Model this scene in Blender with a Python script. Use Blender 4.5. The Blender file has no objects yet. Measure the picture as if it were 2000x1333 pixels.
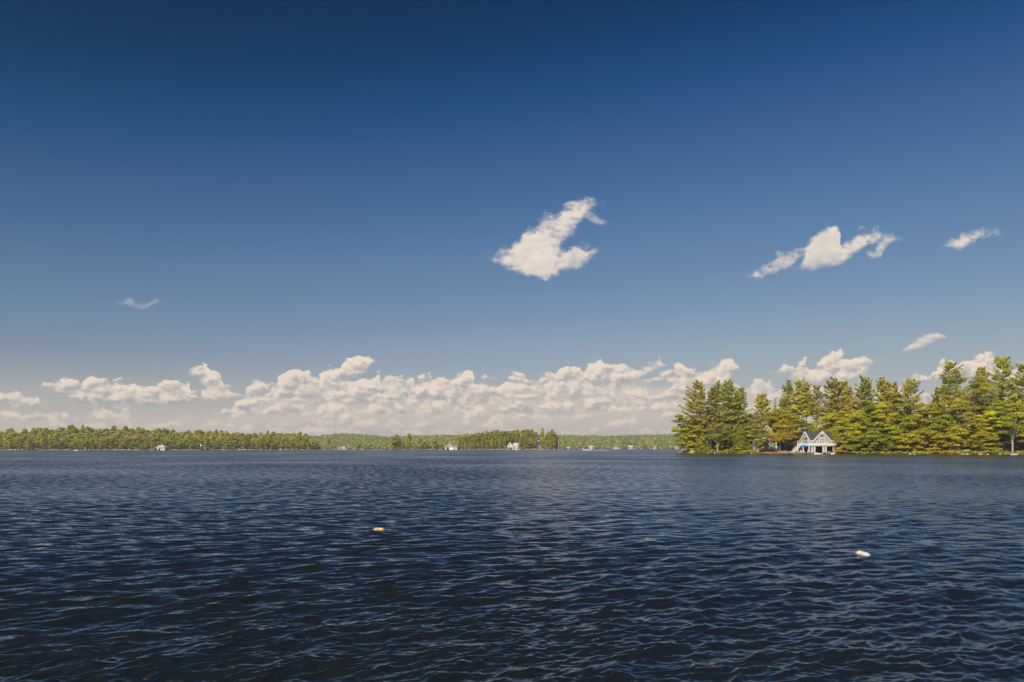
import bpy, bmesh, math, random
import numpy as np
from mathutils import Vector, Matrix

R = math.radians
SC = bpy.context.scene
COL = SC.collection

# ------------------------------------------------------------------ camera
F = 1556.0          # focal length in pixels of a 2000 px wide frame
HOR = 876.0         # row of the horizon in that frame
CAMH = 2.6
cam = bpy.data.cameras.new("camera")
cam_o = bpy.data.objects.new("camera", cam)
COL.objects.link(cam_o)
cam_o.location = (0, 0, CAMH)
cam_o.rotation_euler = (R(90), 0, 0)
cam.sensor_width = 36.0
cam.lens = 36.0 * F / 2000.0
cam.shift_y = (HOR - 666.5) / 2000.0
cam.clip_start = 0.1
cam.clip_end = 40000
SC.camera = cam_o

# ------------------------------------------------------------------ light and exposure

SUN_ELEV, SUN_AZ = 36.0, 210.0        # azimuth clockwise from the view direction: behind, to the left
SUN_POWER, SUN_COLOR = 5.0, (1.0, 0.855, 0.65)
SKY_STRENGTH = 0.10
SC.view_settings.view_transform = 'Standard'
SC.view_settings.look = 'None'
SC.view_settings.exposure = 0.0
SC.view_settings.gamma = 1.0
SC.render.engine = 'CYCLES'
SC.cycles.use_denoising = True
SC.cycles.max_bounces = 8
SC.cycles.transparent_max_bounces = 12

sun = bpy.data.lights.new("sun", 'SUN')
sun.energy = SUN_POWER
sun.angle = R(0.5)
sun.color = SUN_COLOR
sun_o = bpy.data.objects.new("sun", sun)
COL.objects.link(sun_o)
SUN_DIR = Vector((math.sin(R(SUN_AZ)) * math.cos(R(SUN_ELEV)), math.cos(R(SUN_AZ)) * math.cos(R(SUN_ELEV)), math.sin(R(SUN_ELEV))))
sun_o.rotation_euler = SUN_DIR.to_track_quat('Z', 'Y').to_euler()
sun_o.location = (-60, -80, 90)

# ------------------------------------------------------------------ sky
world = bpy.data.worlds.new("World")
SC.world = world
world.use_nodes = True
WT = world.node_tree
for n in list(WT.nodes):
    WT.nodes.remove(n)


class V:
    """A float socket of the sky's node tree with arithmetic."""
    tree = None

    def __init__(s, sock):
        s.s = sock

    @staticmethod
    def op(kind, *args, clamp=False):
        n = V.tree.nodes.new('ShaderNodeMath')
        n.operation = kind
        n.use_clamp = clamp
        for i, a in enumerate(args):
            if isinstance(a, V):
                V.tree.links.new(a.s, n.inputs[i])
            else:
                n.inputs[i].default_value = float(a)
        return V(n.outputs[0])

    def __add__(s, o): return V.op('ADD', s, o)
    __radd__ = __add__
    def __sub__(s, o): return V.op('SUBTRACT', s, o)
    def __rsub__(s, o): return V.op('SUBTRACT', o, s)
    def __mul__(s, o): return V.op('MULTIPLY', s, o)
    __rmul__ = __mul__
    def __truediv__(s, o): return V.op('DIVIDE', s, o)


def vmin(a, b): return V.op('MINIMUM', a, b)
def vmax(a, b): return V.op('MAXIMUM', a, b)


def smooth(x, lo, hi, a=0.0, b=1.0):
    n = V.tree.nodes.new('ShaderNodeMapRange')
    n.interpolation_type = 'SMOOTHSTEP'
    for i, q in enumerate((x, lo, hi, a, b)):
        if isinstance(q, V):
            V.tree.links.new(q.s, n.inputs[i])
        else:
            n.inputs[i].default_value = q
    return V(n.outputs[0])


def vec(x, y, z=0.0):
    n = V.tree.nodes.new('ShaderNodeCombineXYZ')
    for i, q in enumerate((x, y, z)):
        if isinstance(q, V):
            V.tree.links.new(q.s, n.inputs[i])
        else:
            n.inputs[i].default_value = q
    return n.outputs[0]


def noise(v, scale, detail=4.0, rough=0.55):
    n = V.tree.nodes.new('ShaderNodeTexNoise')
    n.noise_dimensions = '2D'
    n.inputs['Scale'].default_value = scale
    n.inputs['Detail'].default_value = detail
    n.inputs['Roughness'].default_value = rough
    V.tree.links.new(v, n.inputs['Vector'])
    return V(n.outputs['Fac'])


def puffs(v, scale, detail=3.0, rough=0.55):
    n = V.tree.nodes.new('ShaderNodeTexVoronoi')
    n.voronoi_dimensions = '2D'
    n.feature = 'SMOOTH_F1'
    n.inputs['Scale'].default_value = scale
    n.inputs['Detail'].default_value = detail
    n.inputs['Roughness'].default_value = rough
    n.inputs['Smoothness'].default_value = 0.35
    V.tree.links.new(v, n.inputs['Vector'])
    return V(n.outputs['Distance'])


def curve(x, pts, lo, hi):
    """Piecewise profile: x in lo..hi, values 0..1000."""
    t = (x - lo) * (1.0 / (hi - lo))
    n = V.tree.nodes.new('ShaderNodeFloatCurve')
    c = n.mapping.curves[0]
    pts = sorted(pts)
    P = [((p - lo) / (hi - lo), v / 1000.0) for p, v in pts]
    if P[0][0] > 0: P.insert(0, (0.0, P[0][1]))
    if P[-1][0] < 1: P.append((1.0, P[-1][1]))
    while len(c.points) < len(P):
        c.points.new(0.5, 0.5)
    for q, (a, b) in zip(c.points, P):
        q.location = (a, b)
        q.handle_type = 'AUTO_CLAMPED'
    n.mapping.update()
    V.tree.links.new(t.s, n.inputs['Value'])
    return V(n.outputs['Value']) * 1000.0


def mixc(f, a, b):
    n = V.tree.nodes.new('ShaderNodeMix')
    n.data_type = 'RGBA'
    for i, q in ((0, f), (6, a), (7, b)):
        if isinstance(q, V):
            V.tree.links.new(q.s, n.inputs[i])
        elif isinstance(q, (tuple, list)):
            n.inputs[i].default_value = (*q, 1.0)
        elif isinstance(q, (int, float)):
            n.inputs[i].default_value = q
        else:
            V.tree.links.new(q, n.inputs[i])
    return n.outputs[2]


CLOUDS = []


def layer(top, bot, lit=(.86, .735, .61), shade=(.45, .435, .44), **kw):
    CLOUDS.append((top, bot, lit, shade, kw))


def list_clouds():
    rnd = random.Random(11)

    def bumps(x0, x1, base, hmin, hmax, wmin, wmax, drop=0.0):
        """A row of cumulus heads with gaps: list of profile points."""
        pts, x = [], x0
        while x < x1:
            w = rnd.uniform(wmin, wmax)
            h = rnd.uniform(hmin, hmax)
            if rnd.random() < drop:
                pts += [(x, base + 4), (x + w, base + 4)]
            else:
                k = rnd.uniform(0.3, 0.7)
                pts += [(x, base - h * .25), (x + w * k * .6, base - h * .8), (x + w * k, base - h), (x + w * .85, base - h * .75)]
            x += w
        return pts

    hz_lit, hz_sh = (.88, .735, .59), (.54, .50, .465)
    # thick bright air among the cumulus
    bank = dict(lit=(.69, .60, .515), shade=(.60, .535, .475), amp=6, edge=16, bsoft=4, contrast=.5, dens=.78, lit_lo=.3)
    layer([(420, 850), (440, 815), (500, 770), (560, 748), (640, 742), (720, 752), (800, 752), (900, 748), (945, 765), (1000, 750), (1080, 738), (1160, 728), (1230, 735), (1290, 752), (1340, 748), (1430, 752), (1480, 770), (1560, 766), (1640, 768), (1720, 790), (1800, 800)], [(420, 872), (1800, 872)], **bank)
    layer([(-900, 820), (0, 812), (120, 818), (240, 816), (330, 812), (400, 808), (450, 815)], [(-900, 872), (450, 872)], **{**bank, 'dens': .62})
    layer([(1740, 800), (1830, 770), (1950, 760), (2100, 770), (2900, 800)], [(1740, 872), (2900, 872)], **{**bank, 'dens': .6})
    # far rows low over the hills
    for base, h0, h1, w0, w1_, dr, d in ((866, 8, 24, 30, 90, .2, .55), (852, 9, 26, 30, 90, .25, .65), (838, 9, 28, 35, 110, .3, .72), (822, 9, 28, 30, 110, .35, .78)):
        for a, b in ((-900, 620), (560, 1500), (1440, 2900)):
            top = bumps(a, b, base, h0, h1, w0, w1_, dr)
            layer(top, [(a, base), (b, base)], hz_lit, hz_sh, amp=7, edge=4.5, bsoft=9, dens=d, contrast=.9)
    # mid rows behind the main bank
    m_lit, m_sh = (.87, .735, .605), (.485, .455, .435)
    for a, b, base in ((450, 1000, 812), (930, 1500, 806), (470, 960, 793), (1000, 1500, 785)):
        top = bumps(a, b, base, 24, 50, 45, 120, .10)
        layer(top, [(a, base), (b, base)], m_lit, m_sh, amp=9, edge=3, bsoft=8, dens=.92)
    # outside the frame
    for a, b in ((-900, -20), (2020, 2900)):
        top = bumps(a, b, 790, 25, 75, 60, 160, .3)
        layer(top, [(a, 790), (b, 790)], dens=.9)
    # far left scraps
    layer([(-40, 768), (0, 766), (30, 765), (52, 776), (70, 776), (80, 786)], [(-40, 800), (80, 799)], dens=.8)
    layer([(55, 812), (62, 800), (82, 794), (105, 798), (128, 804), (136, 816)], [(55, 822), (136, 828)], dens=.7)
    # long left cloud, two rows
    layer([(125, 772), (170, 764), (260, 762), (330, 768), (380, 772), (398, 782)], [(125, 776), (160, 792), (260, 799), (330, 793), (398, 785)], shade=(.40, .40, .415), dens=.85, lit_lo=0.0)
    layer([(72, 760), (84, 748), (105, 740), (125, 737), (150, 739), (180, 735), (198, 732), (228, 739), (245, 742), (262, 742), (274, 752)],
                [(72, 763), (110, 767), (180, 772), (230, 775), (274, 772)])
    layer([(272, 764), (285, 756), (305, 749), (320, 744), (345, 739), (366, 739), (374, 752), (376, 764)], [(272, 768), (320, 775), (376, 771)])
    # little tower
    layer([(386, 776), (394, 762), (410, 752), (430, 750), (446, 756), (462, 768)], [(386, 780), (420, 782), (462, 778)])
    layer([(379, 716), (388, 709), (398, 703), (406, 706), (414, 716), (428, 720), (437, 733), (441, 752)], [(379, 738), (390, 750), (405, 766), (430, 775), (441, 765)], bsoft=14)
    # main bank
    top = [(425, 806), (440, 794), (452, 800), (462, 782), (474, 768), (488, 748), (505, 736), (520, 744), (536, 744), (548, 730), (562, 720), (580, 716), (602, 716),
           (616, 722), (628, 722), (642, 716), (655, 719), (664, 734), (690, 732), (712, 726), (722, 736), (735, 726), (744, 737), (755, 733), (770, 739), (785, 735), (802, 732),
           (815, 738), (832, 729), (840, 726), (848, 738), (868, 737), (884, 738), (896, 724), (912, 714), (924, 718), (930, 738), (944, 752)]
    bot = [(425, 812), (470, 806), (520, 790), (600, 778), (660, 784), (720, 790), (800, 782), (880, 790), (944, 775)]
    layer(top, bot, dens=.97)
    layer([(520, 762), (550, 752), (580, 746), (610, 746), (622, 756), (640, 772)], [(520, 768), (560, 760), (640, 782)], lit=(.73, .64, .55), bsoft=8, dens=.8)
    layer([(664, 722), (672, 706), (690, 697), (712, 696), (724, 700), (734, 706)], [(664, 738), (690, 742), (712, 730), (734, 710)], bsoft=14)
    layer([(940, 752), (944, 738), (952, 730), (960, 738)], [(940, 756), (960, 744)], dens=.8)
    top = [(944, 775), (956, 762), (965, 748), (978, 745), (990, 736), (1005, 727), (1020, 727), (1030, 736), (1050, 733), (1060, 726), (1080, 722), (1096, 712),
           (1108, 707), (1126, 707), (1142, 716), (1150, 702), (1160, 699), (1176, 701), (1184, 711), (1206, 708), (1226, 712), (1240, 718), (1256, 708), (1272, 700), (1286, 698), (1292, 712)]
    bot = [(944, 780), (1000, 774), (1060, 770), (1120, 768), (1180, 766), (1230, 752), (1270, 728), (1292, 718)]
    layer(top, bot, dens=.97)
    layer([(1120, 752), (1150, 742), (1180, 738), (1215, 745), (1240, 756)], [(1120, 762), (1180, 768), (1240, 762)], lit=(.74, .65, .56), dens=.75)
    layer([(1266, 736), (1282, 727), (1305, 724), (1318, 712), (1330, 709), (1352, 717), (1372, 713), (1395, 702), (1412, 699), (1428, 701), (1438, 712), (1447, 722)],
                [(1266, 748), (1320, 752), (1380, 758), (1425, 742), (1447, 726)], bsoft=9)
    # flat grey undersides, one behind the other
    for xa, xb, y, d in ((596, 690, 760, .5), (528, 640, 786, .55), (640, 760, 778, .35), (740, 830, 770, .4), (690, 850, 806, .35), (860, 950, 772, .45), (975, 1075, 768, .5), (1085, 1180, 775, .4), (1000, 1160, 808, .45), (1180, 1290, 792, .4), (470, 560, 812, .4), (1330, 1420, 760, .45), (160, 330, 793, .5), (96, 230, 766, .35)):
        layer([(xa, y - 2), (xa * .7 + xb * .3, y - 6), (xa * .4 + xb * .6, y - 6), (xb, y - 2)], [(xa, y + 1), (xa * .5 + xb * .5, y + 4), (xb, y + 1)], (.47, .47, .49), (.45, .455, .48), amp=2, edge=5, bsoft=4, wx=1.2, wy=.7, dens=d, contrast=.2)
    # behind the point of land
    layer([(1440, 768), (1462, 748), (1480, 738), (1495, 742), (1520, 752), (1560, 746), (1600, 752), (1640, 744), (1690, 748)],
                [(1440, 772), (1520, 782), (1690, 772)], lit=(.80, .70, .61), dens=.95)
    layer([(1470, 792), (1500, 772), (1540, 764), (1580, 770), (1630, 762), (1680, 768), (1720, 760), (1750, 748), (1775, 752), (1800, 770), (1840, 764)], [(1470, 800), (1840, 800)], lit=(.78, .69, .60), dens=.85)
    layer([(1515, 724), (1530, 716), (1552, 714), (1562, 704), (1572, 697), (1580, 712), (1596, 706), (1612, 692), (1628, 683), (1645, 684), (1652, 694), (1672, 697), (1690, 693), (1706, 698), (1718, 704)],
                [(1515, 736), (1560, 750), (1620, 758), (1680, 744), (1718, 712)], bsoft=22)
    layer([(1770, 740), (1784, 732), (1796, 734), (1810, 736), (1818, 720), (1836, 706), (1862, 702), (1874, 706), (1884, 694), (1900, 687), (1925, 688), (1942, 694), (1954, 706), (1966, 720), (1985, 712), (2010, 700), (2040, 712)],
                [(1770, 750), (1830, 756), (1900, 752), (1960, 752), (2040, 740)], bsoft=16)
    # single clouds higher up
    w_lit, w_sh = (.86, .75, .645), (.53, .51, .52)
    layer([(1758, 692), (1768, 680), (1784, 668), (1800, 658), (1818, 652), (1832, 650), (1846, 656), (1852, 662)],
                [(1758, 693), (1780, 686), (1806, 680), (1826, 669), (1852, 664)], w_lit, w_sh, amp=5, edge=5, bsoft=9, dens=.75, wx=.6, wy=.7)
    soft = dict(contrast=.30, lit_lo=.55)
    layer([(950, 505), (968, 499), (986, 493), (1002, 482), (1016, 467), (1034, 450), (1050, 436), (1064, 421), (1082, 420), (1100, 412), (1118, 403), (1138, 396), (1156, 393), (1170, 400)],
          [(950, 509), (968, 518), (988, 528), (1012, 530), (1034, 538), (1056, 545), (1074, 542), (1088, 508), (1102, 478), (1120, 456), (1136, 440), (1152, 421), (1170, 407)],
          w_lit, (.62, .57, .56), amp=6, edge=15, bsoft=22, wx=1.0, wy=1.3, wisp=24, dens=.95, fade=.5, **soft)
    layer([(990, 486), (1010, 472), (1030, 456), (1060, 446), (1078, 470), (1090, 500)], [(990, 524), (1020, 530), (1056, 538), (1080, 530), (1090, 510)], w_lit, (.66, .60, .57), amp=5, edge=12, bsoft=16, wx=.8, wy=.9, wisp=14, dens=.75, **soft)
    layer([(1036, 496), (1062, 488), (1084, 490), (1108, 490), (1126, 485), (1142, 482), (1156, 488)],
          [(1036, 536), (1060, 544), (1082, 540), (1108, 532), (1136, 524), (1156, 504)], w_lit, (.62, .57, .56), amp=5, edge=10, bsoft=15, wx=.8, wy=1.0, wisp=22, dens=.94, fade=.25, **soft)
    layer([(1144, 422), (1154, 416), (1164, 418), (1174, 428)], [(1144, 430), (1158, 438), (1174, 442)], w_lit, w_sh, amp=3, edge=7, bsoft=9, wx=.4, wy=.6, wisp=10, dens=.6, fade=.4, **soft)
    layer([(1466, 540), (1488, 526), (1508, 512), (1520, 497), (1536, 493), (1552, 490), (1568, 492)],
          [(1466, 544), (1494, 541), (1524, 530), (1544, 523), (1568, 502)], w_lit, w_sh, amp=4, edge=9, bsoft=12, wx=.6, wy=.8, wisp=16, dens=.88, fade=.45, **soft)
    layer([(1558, 522), (1570, 500), (1578, 480), (1590, 460), (1605, 449), (1622, 443), (1637, 448), (1643, 466), (1643, 480), (1660, 470), (1678, 456), (1692, 453), (1706, 452)],
          [(1558, 528), (1580, 529), (1600, 523), (1624, 526), (1644, 523), (1664, 504), (1686, 487), (1706, 468)], w_lit, (.62, .57, .56), amp=5, edge=10, bsoft=15, wx=.7, wy=.9, wisp=18, dens=.96, fade=.2, **soft)
    layer([(1690, 460), (1702, 453), (1714, 455), (1726, 460)], [(1690, 474), (1706, 478), (1726, 468)], w_lit, w_sh, amp=3, edge=8, bsoft=9, wx=.5, wy=.6, wisp=14, dens=.7, fade=.6, **soft)
    layer([(1704, 490), (1716, 474), (1728, 462), (1740, 457), (1750, 462)], [(1704, 504), (1718, 502), (1730, 488), (1750, 472)], w_lit, w_sh, amp=3, edge=8, bsoft=9, wx=.5, wy=.6, wisp=14, dens=.75, fade=.5, **soft)
    layer([(1850, 476), (1862, 468), (1880, 461), (1900, 460), (1922, 452), (1942, 452)], [(1850, 484), (1868, 489), (1888, 484), (1910, 472), (1942, 460)], w_lit, w_sh, amp=4, edge=9, bsoft=12, wx=.7, wy=.8, wisp=16, dens=.9, fade=.4, **soft)
    layer([(238, 590), (252, 584), (268, 594), (290, 590), (304, 582), (316, 586)], [(238, 596), (254, 600), (276, 606), (300, 596), (316, 590)], w_lit, w_sh, amp=4, edge=6, bsoft=7, wx=.5, wy=.5, dens=.30)


def cloud_group(name, x0, x1, y0, y1):
    """A node group that lays the clouds of one part of the sky over the clear sky."""
    G = bpy.data.node_groups.new(name, 'ShaderNodeTree')
    for nm, ty in (("px", 'NodeSocketFloat'), ("py", 'NodeSocketFloat'), ("front", 'NodeSocketFloat'), ("Color", 'NodeSocketColor')):
        G.interface.new_socket(nm, in_out='INPUT', socket_type=ty)
    G.interface.new_socket("Color", in_out='OUTPUT', socket_type='NodeSocketColor')
    V.tree = G
    gi = G.nodes.new('NodeGroupInput')
    go = G.nodes.new('NodeGroupOutput')
    px, py, front = (V(gi.outputs[i]) for i in range(3))
    col = gi.outputs[3]
    # turbulence shared by the clouds
    w1 = noise(vec(px * 0.01, py * 0.014), 1.3, 5.0, 0.6) - 0.5
    w2 = noise(vec(px * 0.01 + 37.0, py * 0.014 + 5.0), 1.3, 5.0, 0.6) - 0.5
    fine = noise(vec(px * 0.01, py * 0.016 + 21.0), 5.5, 5.0, 0.62) - 0.5
    qx = px + w1 * 40.0
    qy = py + w2 * 26.0
    pv = lambda ox, oy: vec((qx + ox) * 0.012, (qy + oy) * 0.019)
    p0 = puffs(pv(0, 0), 1.9, 3.0, 0.55)
    p1 = puffs(pv(-7.0, -8.0), 1.9, 3.0, 0.55)
    relief = (p1 - p0)                      # >0 on the side facing up and left
    prev = None
    for top, bot, lit, shade, kw in CLOUDS:
        lo = min(p[0] for p in top + bot) - 30
        hi = max(p[0] for p in top + bot) + 30
        ylo, yhi = min(p[1] for p in top), max(p[1] for p in bot)
        if hi < x0 or lo > x1 or yhi < y0 or ylo > y1:
            continue
        g = dict(amp=10.0, edge=3.0, bsoft=6.0, dens=1.0, fade=0.0, wx=1.0, wy=1.0, contrast=1.0, lit_lo=0.34, base_soft_min=2.0, wisp=0.0)
        g.update(kw)
        px_ = px if prev is None else px + prev * 1e-5     # keeps the layers in order
        x = px_ + w1 * (26.0 * g['wx'])
        y = py + w2 * (15.0 * g['wy']) + fine * (7.0 * g['wy'])
        T = curve(x, top, lo, hi)
        B = curve(x, bot, lo, hi)
        th = B - T
        a_ = vmax(vmin(th * 0.3, g['amp']), 0.0)
        dt = y - T + (0.55 - p0) * a_ * 2.0
        db = B - (py + w2 * (8.0 * g['wy']))
        if g['wisp']:
            dt = dt + (fine + w1) * g['wisp']
            db = db + (fine - w2) * g['wisp']
        edge = g['edge']
        al = smooth(dt, -edge, edge) * smooth(db, -g['base_soft_min'], g['bsoft']) * smooth(th, 1.0, 9.0)
        al = al * (smooth(x, lo + 12, lo + 30) * smooth(x, hi - 12, hi - 30))
        if g['fade']:
            al = al * (smooth(fine + w1 * 1.2, -0.25, 0.25) * g['fade'] + (1.0 - g['fade']))
        al = al * front * g['dens']
        prev = al
        hrel = db / vmax(th, 6.0)
        b = smooth(hrel, 0.02, 0.85) * (1.0 - g['lit_lo']) + g['lit_lo']
        b = V.op('ADD', b * 0.85, relief * (1.35 * g['contrast']) + fine * (0.9 * g['contrast']) + 0.0, clamp=True)
        col = mixc(al, col, mixc(b, shade, lit))
    G.links.new(col, go.inputs[0])
    return G


def step(x, a):
    return V.op('GREATER_THAN', x, a)


def build_sky():
    list_clouds()
    nd, lk = WT.nodes, WT.links
    V.tree = WT
    out = nd.new('ShaderNodeOutputWorld')
    sky = nd.new('ShaderNodeTexSky')
    sky.sky_type = 'NISHITA'
    sky.sun_disc = False
    sky.sun_elevation = R(SUN_ELEV)
    sky.sun_rotation = R(SUN_AZ)
    sky.air_density, sky.dust_density, sky.ozone_density = 1.0, 0.3, 6.0
    # deep late-summer blue: the clear sky through a polariser-like response per channel
    sep = nd.new('ShaderNodeSeparateColor')
    lk.new(sky.outputs[0], sep.inputs[0])
    K = SKY_STRENGTH
    chans = []
    resp = (  # (sky radiance, wanted radiance), after the strength
        [(0, 0), (.080, .002), (.098, .009), (.101, .012), (.118, .037), (.140, .063), (.173, .106), (.228, .172), (.269, .226), (.327, .295), (.52, .42), (.8, .50)],
        [(0, 0), (.158, .033), (.188, .062), (.194, .070), (.225, .103), (.265, .146), (.322, .203), (.407, .265), (.465, .310), (.536, .366), (.68, .44), (.9, .48)],
        [(0, 0), (.323, .100), (.386, .185), (.435, .246), (.494, .298), (.570, .362), (.661, .408), (.707, .436), (.744, .462), (.9, .48), (1.0, .5)])
    for i in range(3):
        x = V(sep.outputs[i]) * K
        n = nd.new('ShaderNodeFloatCurve')
        c = n.mapping.curves[0]
        P = resp[i]
        if P[-1][0] < 1: P = P + [(1.0, P[-1][1])]
        while len(c.points) < len(P):
            c.points.new(0.5, 0.5)
        for q, (a, b) in zip(c.points, P):
            q.location = (a, b)
            q.handle_type = 'AUTO_CLAMPED'
        n.mapping.update()
        lk.new(x.s, n.inputs['Value'])
        chans.append(V(n.outputs['Value']))
    comb = nd.new('ShaderNodeCombineColor')
    for i in range(3):
        lk.new(chans[i].s, comb.inputs[i])
    col = comb.outputs[0]

    tc = nd.new('ShaderNodeTexCoord')
    sp = nd.new('ShaderNodeSeparateXYZ')
    lk.new(tc.outputs['Generated'], sp.inputs[0])
    dx, dy, dz = (V(sp.outputs[i]) for i in range(3))
    az = V.op('ARCTAN2', dx, dy)
    hyp = V.op('SQRT', dx * dx + dy * dy)
    front = smooth(dy, 0.25, 0.5)
    # bearing and height of a direction on a distant wall to the north
    ydiv = vmax(dy, 0.05)
    px = dx / ydiv * F + 1000.0
    py = dz / ydiv * -F + HOR

    # darkened only ahead; overhead and behind, unseen sky is brightened as added fill light
    fill_sky = nd.new('ShaderNodeVectorMath')
    fill_sky.operation = 'SCALE'
    fill_sky.inputs[3].default_value = K * 1.35
    lk.new(sky.outputs[0], fill_sky.inputs[0])
    col = mixc(smooth(dy, -0.25, 0.6), fill_sky.outputs[0], col)

    # pale veil of thick air above the horizon
    el = V.op('ARCTAN2', dz, hyp) * (180 / math.pi)
    veil = smooth(el, 6.0, 0.2) * 0.85
    col = mixc(veil, col, (.575, .535, .49))

    def lamp(c):
        V.tree = WT
        gain = nd.new('ShaderNodeVectorMath')
        gain.operation = 'SCALE'
        gain.inputs[3].default_value = 1.0 / SKY_STRENGTH
        lk.new(c, gain.inputs[0])
        bg = nd.new('ShaderNodeBackground')
        bg.inputs['Strength'].default_value = SKY_STRENGTH
        lk.new(gain.outputs[0], bg.inputs[0])
        return bg.outputs[0]

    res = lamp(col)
    # parts of the sky that carry clouds; a ray works out only the part it meets
    parts = [(a, b, 640, 905) for a, b in ((-900, -40), (-40, 430), (430, 690), (690, 945), (945, 1300), (1300, 1740), (1740, 2060), (2060, 2900))]
    parts += [(925, 1200, 380, 560), (1450, 1970, 430, 560), (222, 332, 568, 618)]
    for i, (x0, x1, y0, y1) in enumerate(parts):
        G = cloud_group("clouds", x0, x1, y0, y1)
        V.tree = WT
        g = nd.new('ShaderNodeGroup')
        g.node_tree = G
        for j, q in enumerate((px.s, py.s, front.s, col)):
            lk.new(q, g.inputs[j])
        inside = step(px, x0) * step(V.op('SUBTRACT', 0.0, px), -x1) * step(py, y0) * step(V.op('SUBTRACT', 0.0, py), -y1) * step(dy, 0.25)
        m = nd.new('ShaderNodeMixShader')
        lk.new(inside.s, m.inputs[0])
        lk.new(res, m.inputs[1])
        lk.new(lamp(g.outputs[0]), m.inputs[2])
        res = m.outputs[0]
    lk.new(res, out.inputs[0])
    world.cycles.sampling_method = 'MANUAL'
    world.cycles.sample_map_resolution = 512


build_sky()


# ------------------------------------------------------------------ helpers
def at(px, D, z=0.0):
    """Point at bearing px (column of a 2000 px wide photograph) and distance D to the north."""
    return Vector(((px - 1000.0) / F * D, D, z))


def zat(py, D):
    return CAMH + (HOR - py) / F * D


def material(name):
    m = bpy.data.materials.new(name)
    m.use_nodes = True
    b = m.node_tree.nodes['Principled BSDF']
    return m, m.node_tree, b


def simple(name, color, rough=0.6, var=0.12, scale=3.0, metallic=0.0, bump=0.0):
    """Painted or natural surface with a little uneven wear."""
    m, nt, b = material(name)
    tc = nt.nodes.new('ShaderNodeTexCoord')
    n = nt.nodes.new('ShaderNodeTexNoise')
    n.inputs['Scale'].default_value = scale
    n.inputs['Detail'].default_value = 4
    nt.links.new(tc.outputs['Object'], n.inputs['Vector'])
    r = nt.nodes.new('ShaderNodeMapRange')
    r.inputs[3].default_value = 1 - var
    r.inputs[4].default_value = 1 + var
    nt.links.new(n.outputs['Fac'], r.inputs[0])
    s = nt.nodes.new('ShaderNodeVectorMath')
    s.operation = 'SCALE'
    s.inputs[0].default_value = color
    nt.links.new(r.outputs[0], s.inputs[3])
    nt.links.new(s.outputs[0], b.inputs['Base Color'])
    b.inputs['Roughness'].default_value = rough
    b.inputs['Metallic'].default_value = metallic
    if bump:
        bp = nt.nodes.new('ShaderNodeBump')
        bp.inputs['Strength'].default_value = bump
        nt.links.new(n.outputs['Fac'], bp.inputs['Height'])
        nt.links.new(bp.outputs[0], b.inputs['Normal'])
    return m


def mesh_np(name, verts, faces, mats, smooth_=False, mat_idx=None, attrs=None):
    """Mesh from arrays; faces is an (n,3) or (n,4) array or a list of such arrays."""
    me = bpy.data.meshes.new(name)
    if not isinstance(faces, list):
        faces = [faces]
    faces = [np.asarray(f, np.int32) for f in faces if len(f)]
    nv = len(verts)
    loops = np.concatenate([f.ravel() for f in faces])
    tot = np.concatenate([np.full(len(f), f.shape[1], np.int32) for f in faces])
    start = np.concatenate([[0], np.cumsum(tot)[:-1]]).astype(np.int32)
    me.vertices.add(nv)
    me.vertices.foreach_set('co', np.ascontiguousarray(verts, np.float32).ravel())
    me.loops.add(len(loops))
    me.loops.foreach_set('vertex_index', loops.astype(np.int32))
    me.polygons.add(len(tot))
    me.polygons.foreach_set('loop_start', start)
    me.polygons.foreach_set('loop_total', tot)
    for m in (mats if isinstance(mats, (list, tuple)) else [mats]):
        me.materials.append(m)
    if mat_idx is not None:
        me.polygons.foreach_set('material_index', np.asarray(mat_idx, np.int32))
    me.polygons.foreach_set('use_smooth', np.full(len(tot), smooth_, bool))
    for nm, dom, vals in (attrs or []):
        a = me.attributes.new(nm, 'FLOAT', dom)
        a.data.foreach_set('value', np.ascontiguousarray(vals, np.float32))
    me.update(calc_edges=True)
    return me


def link(name, me, parent=None, loc=(0, 0, 0)):
    o = bpy.data.objects.new(name, me)
    COL.objects.link(o)
    o.location = loc
    if parent:
        o.parent = parent
    return o


def tag(o, label=None, cat=None, group=None, kind=None):
    if label: o['label'] = label
    if cat: o['category'] = cat
    if group: o['group'] = group
    if kind: o['kind'] = kind
    return o


def empty(name, loc, label, cat, rz=0.0, group=None):
    o = link(name, None, None, loc)
    o.empty_display_size = 0.5
    o.rotation_euler = (0, 0, rz)
    return tag(o, label, cat, group)


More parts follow.
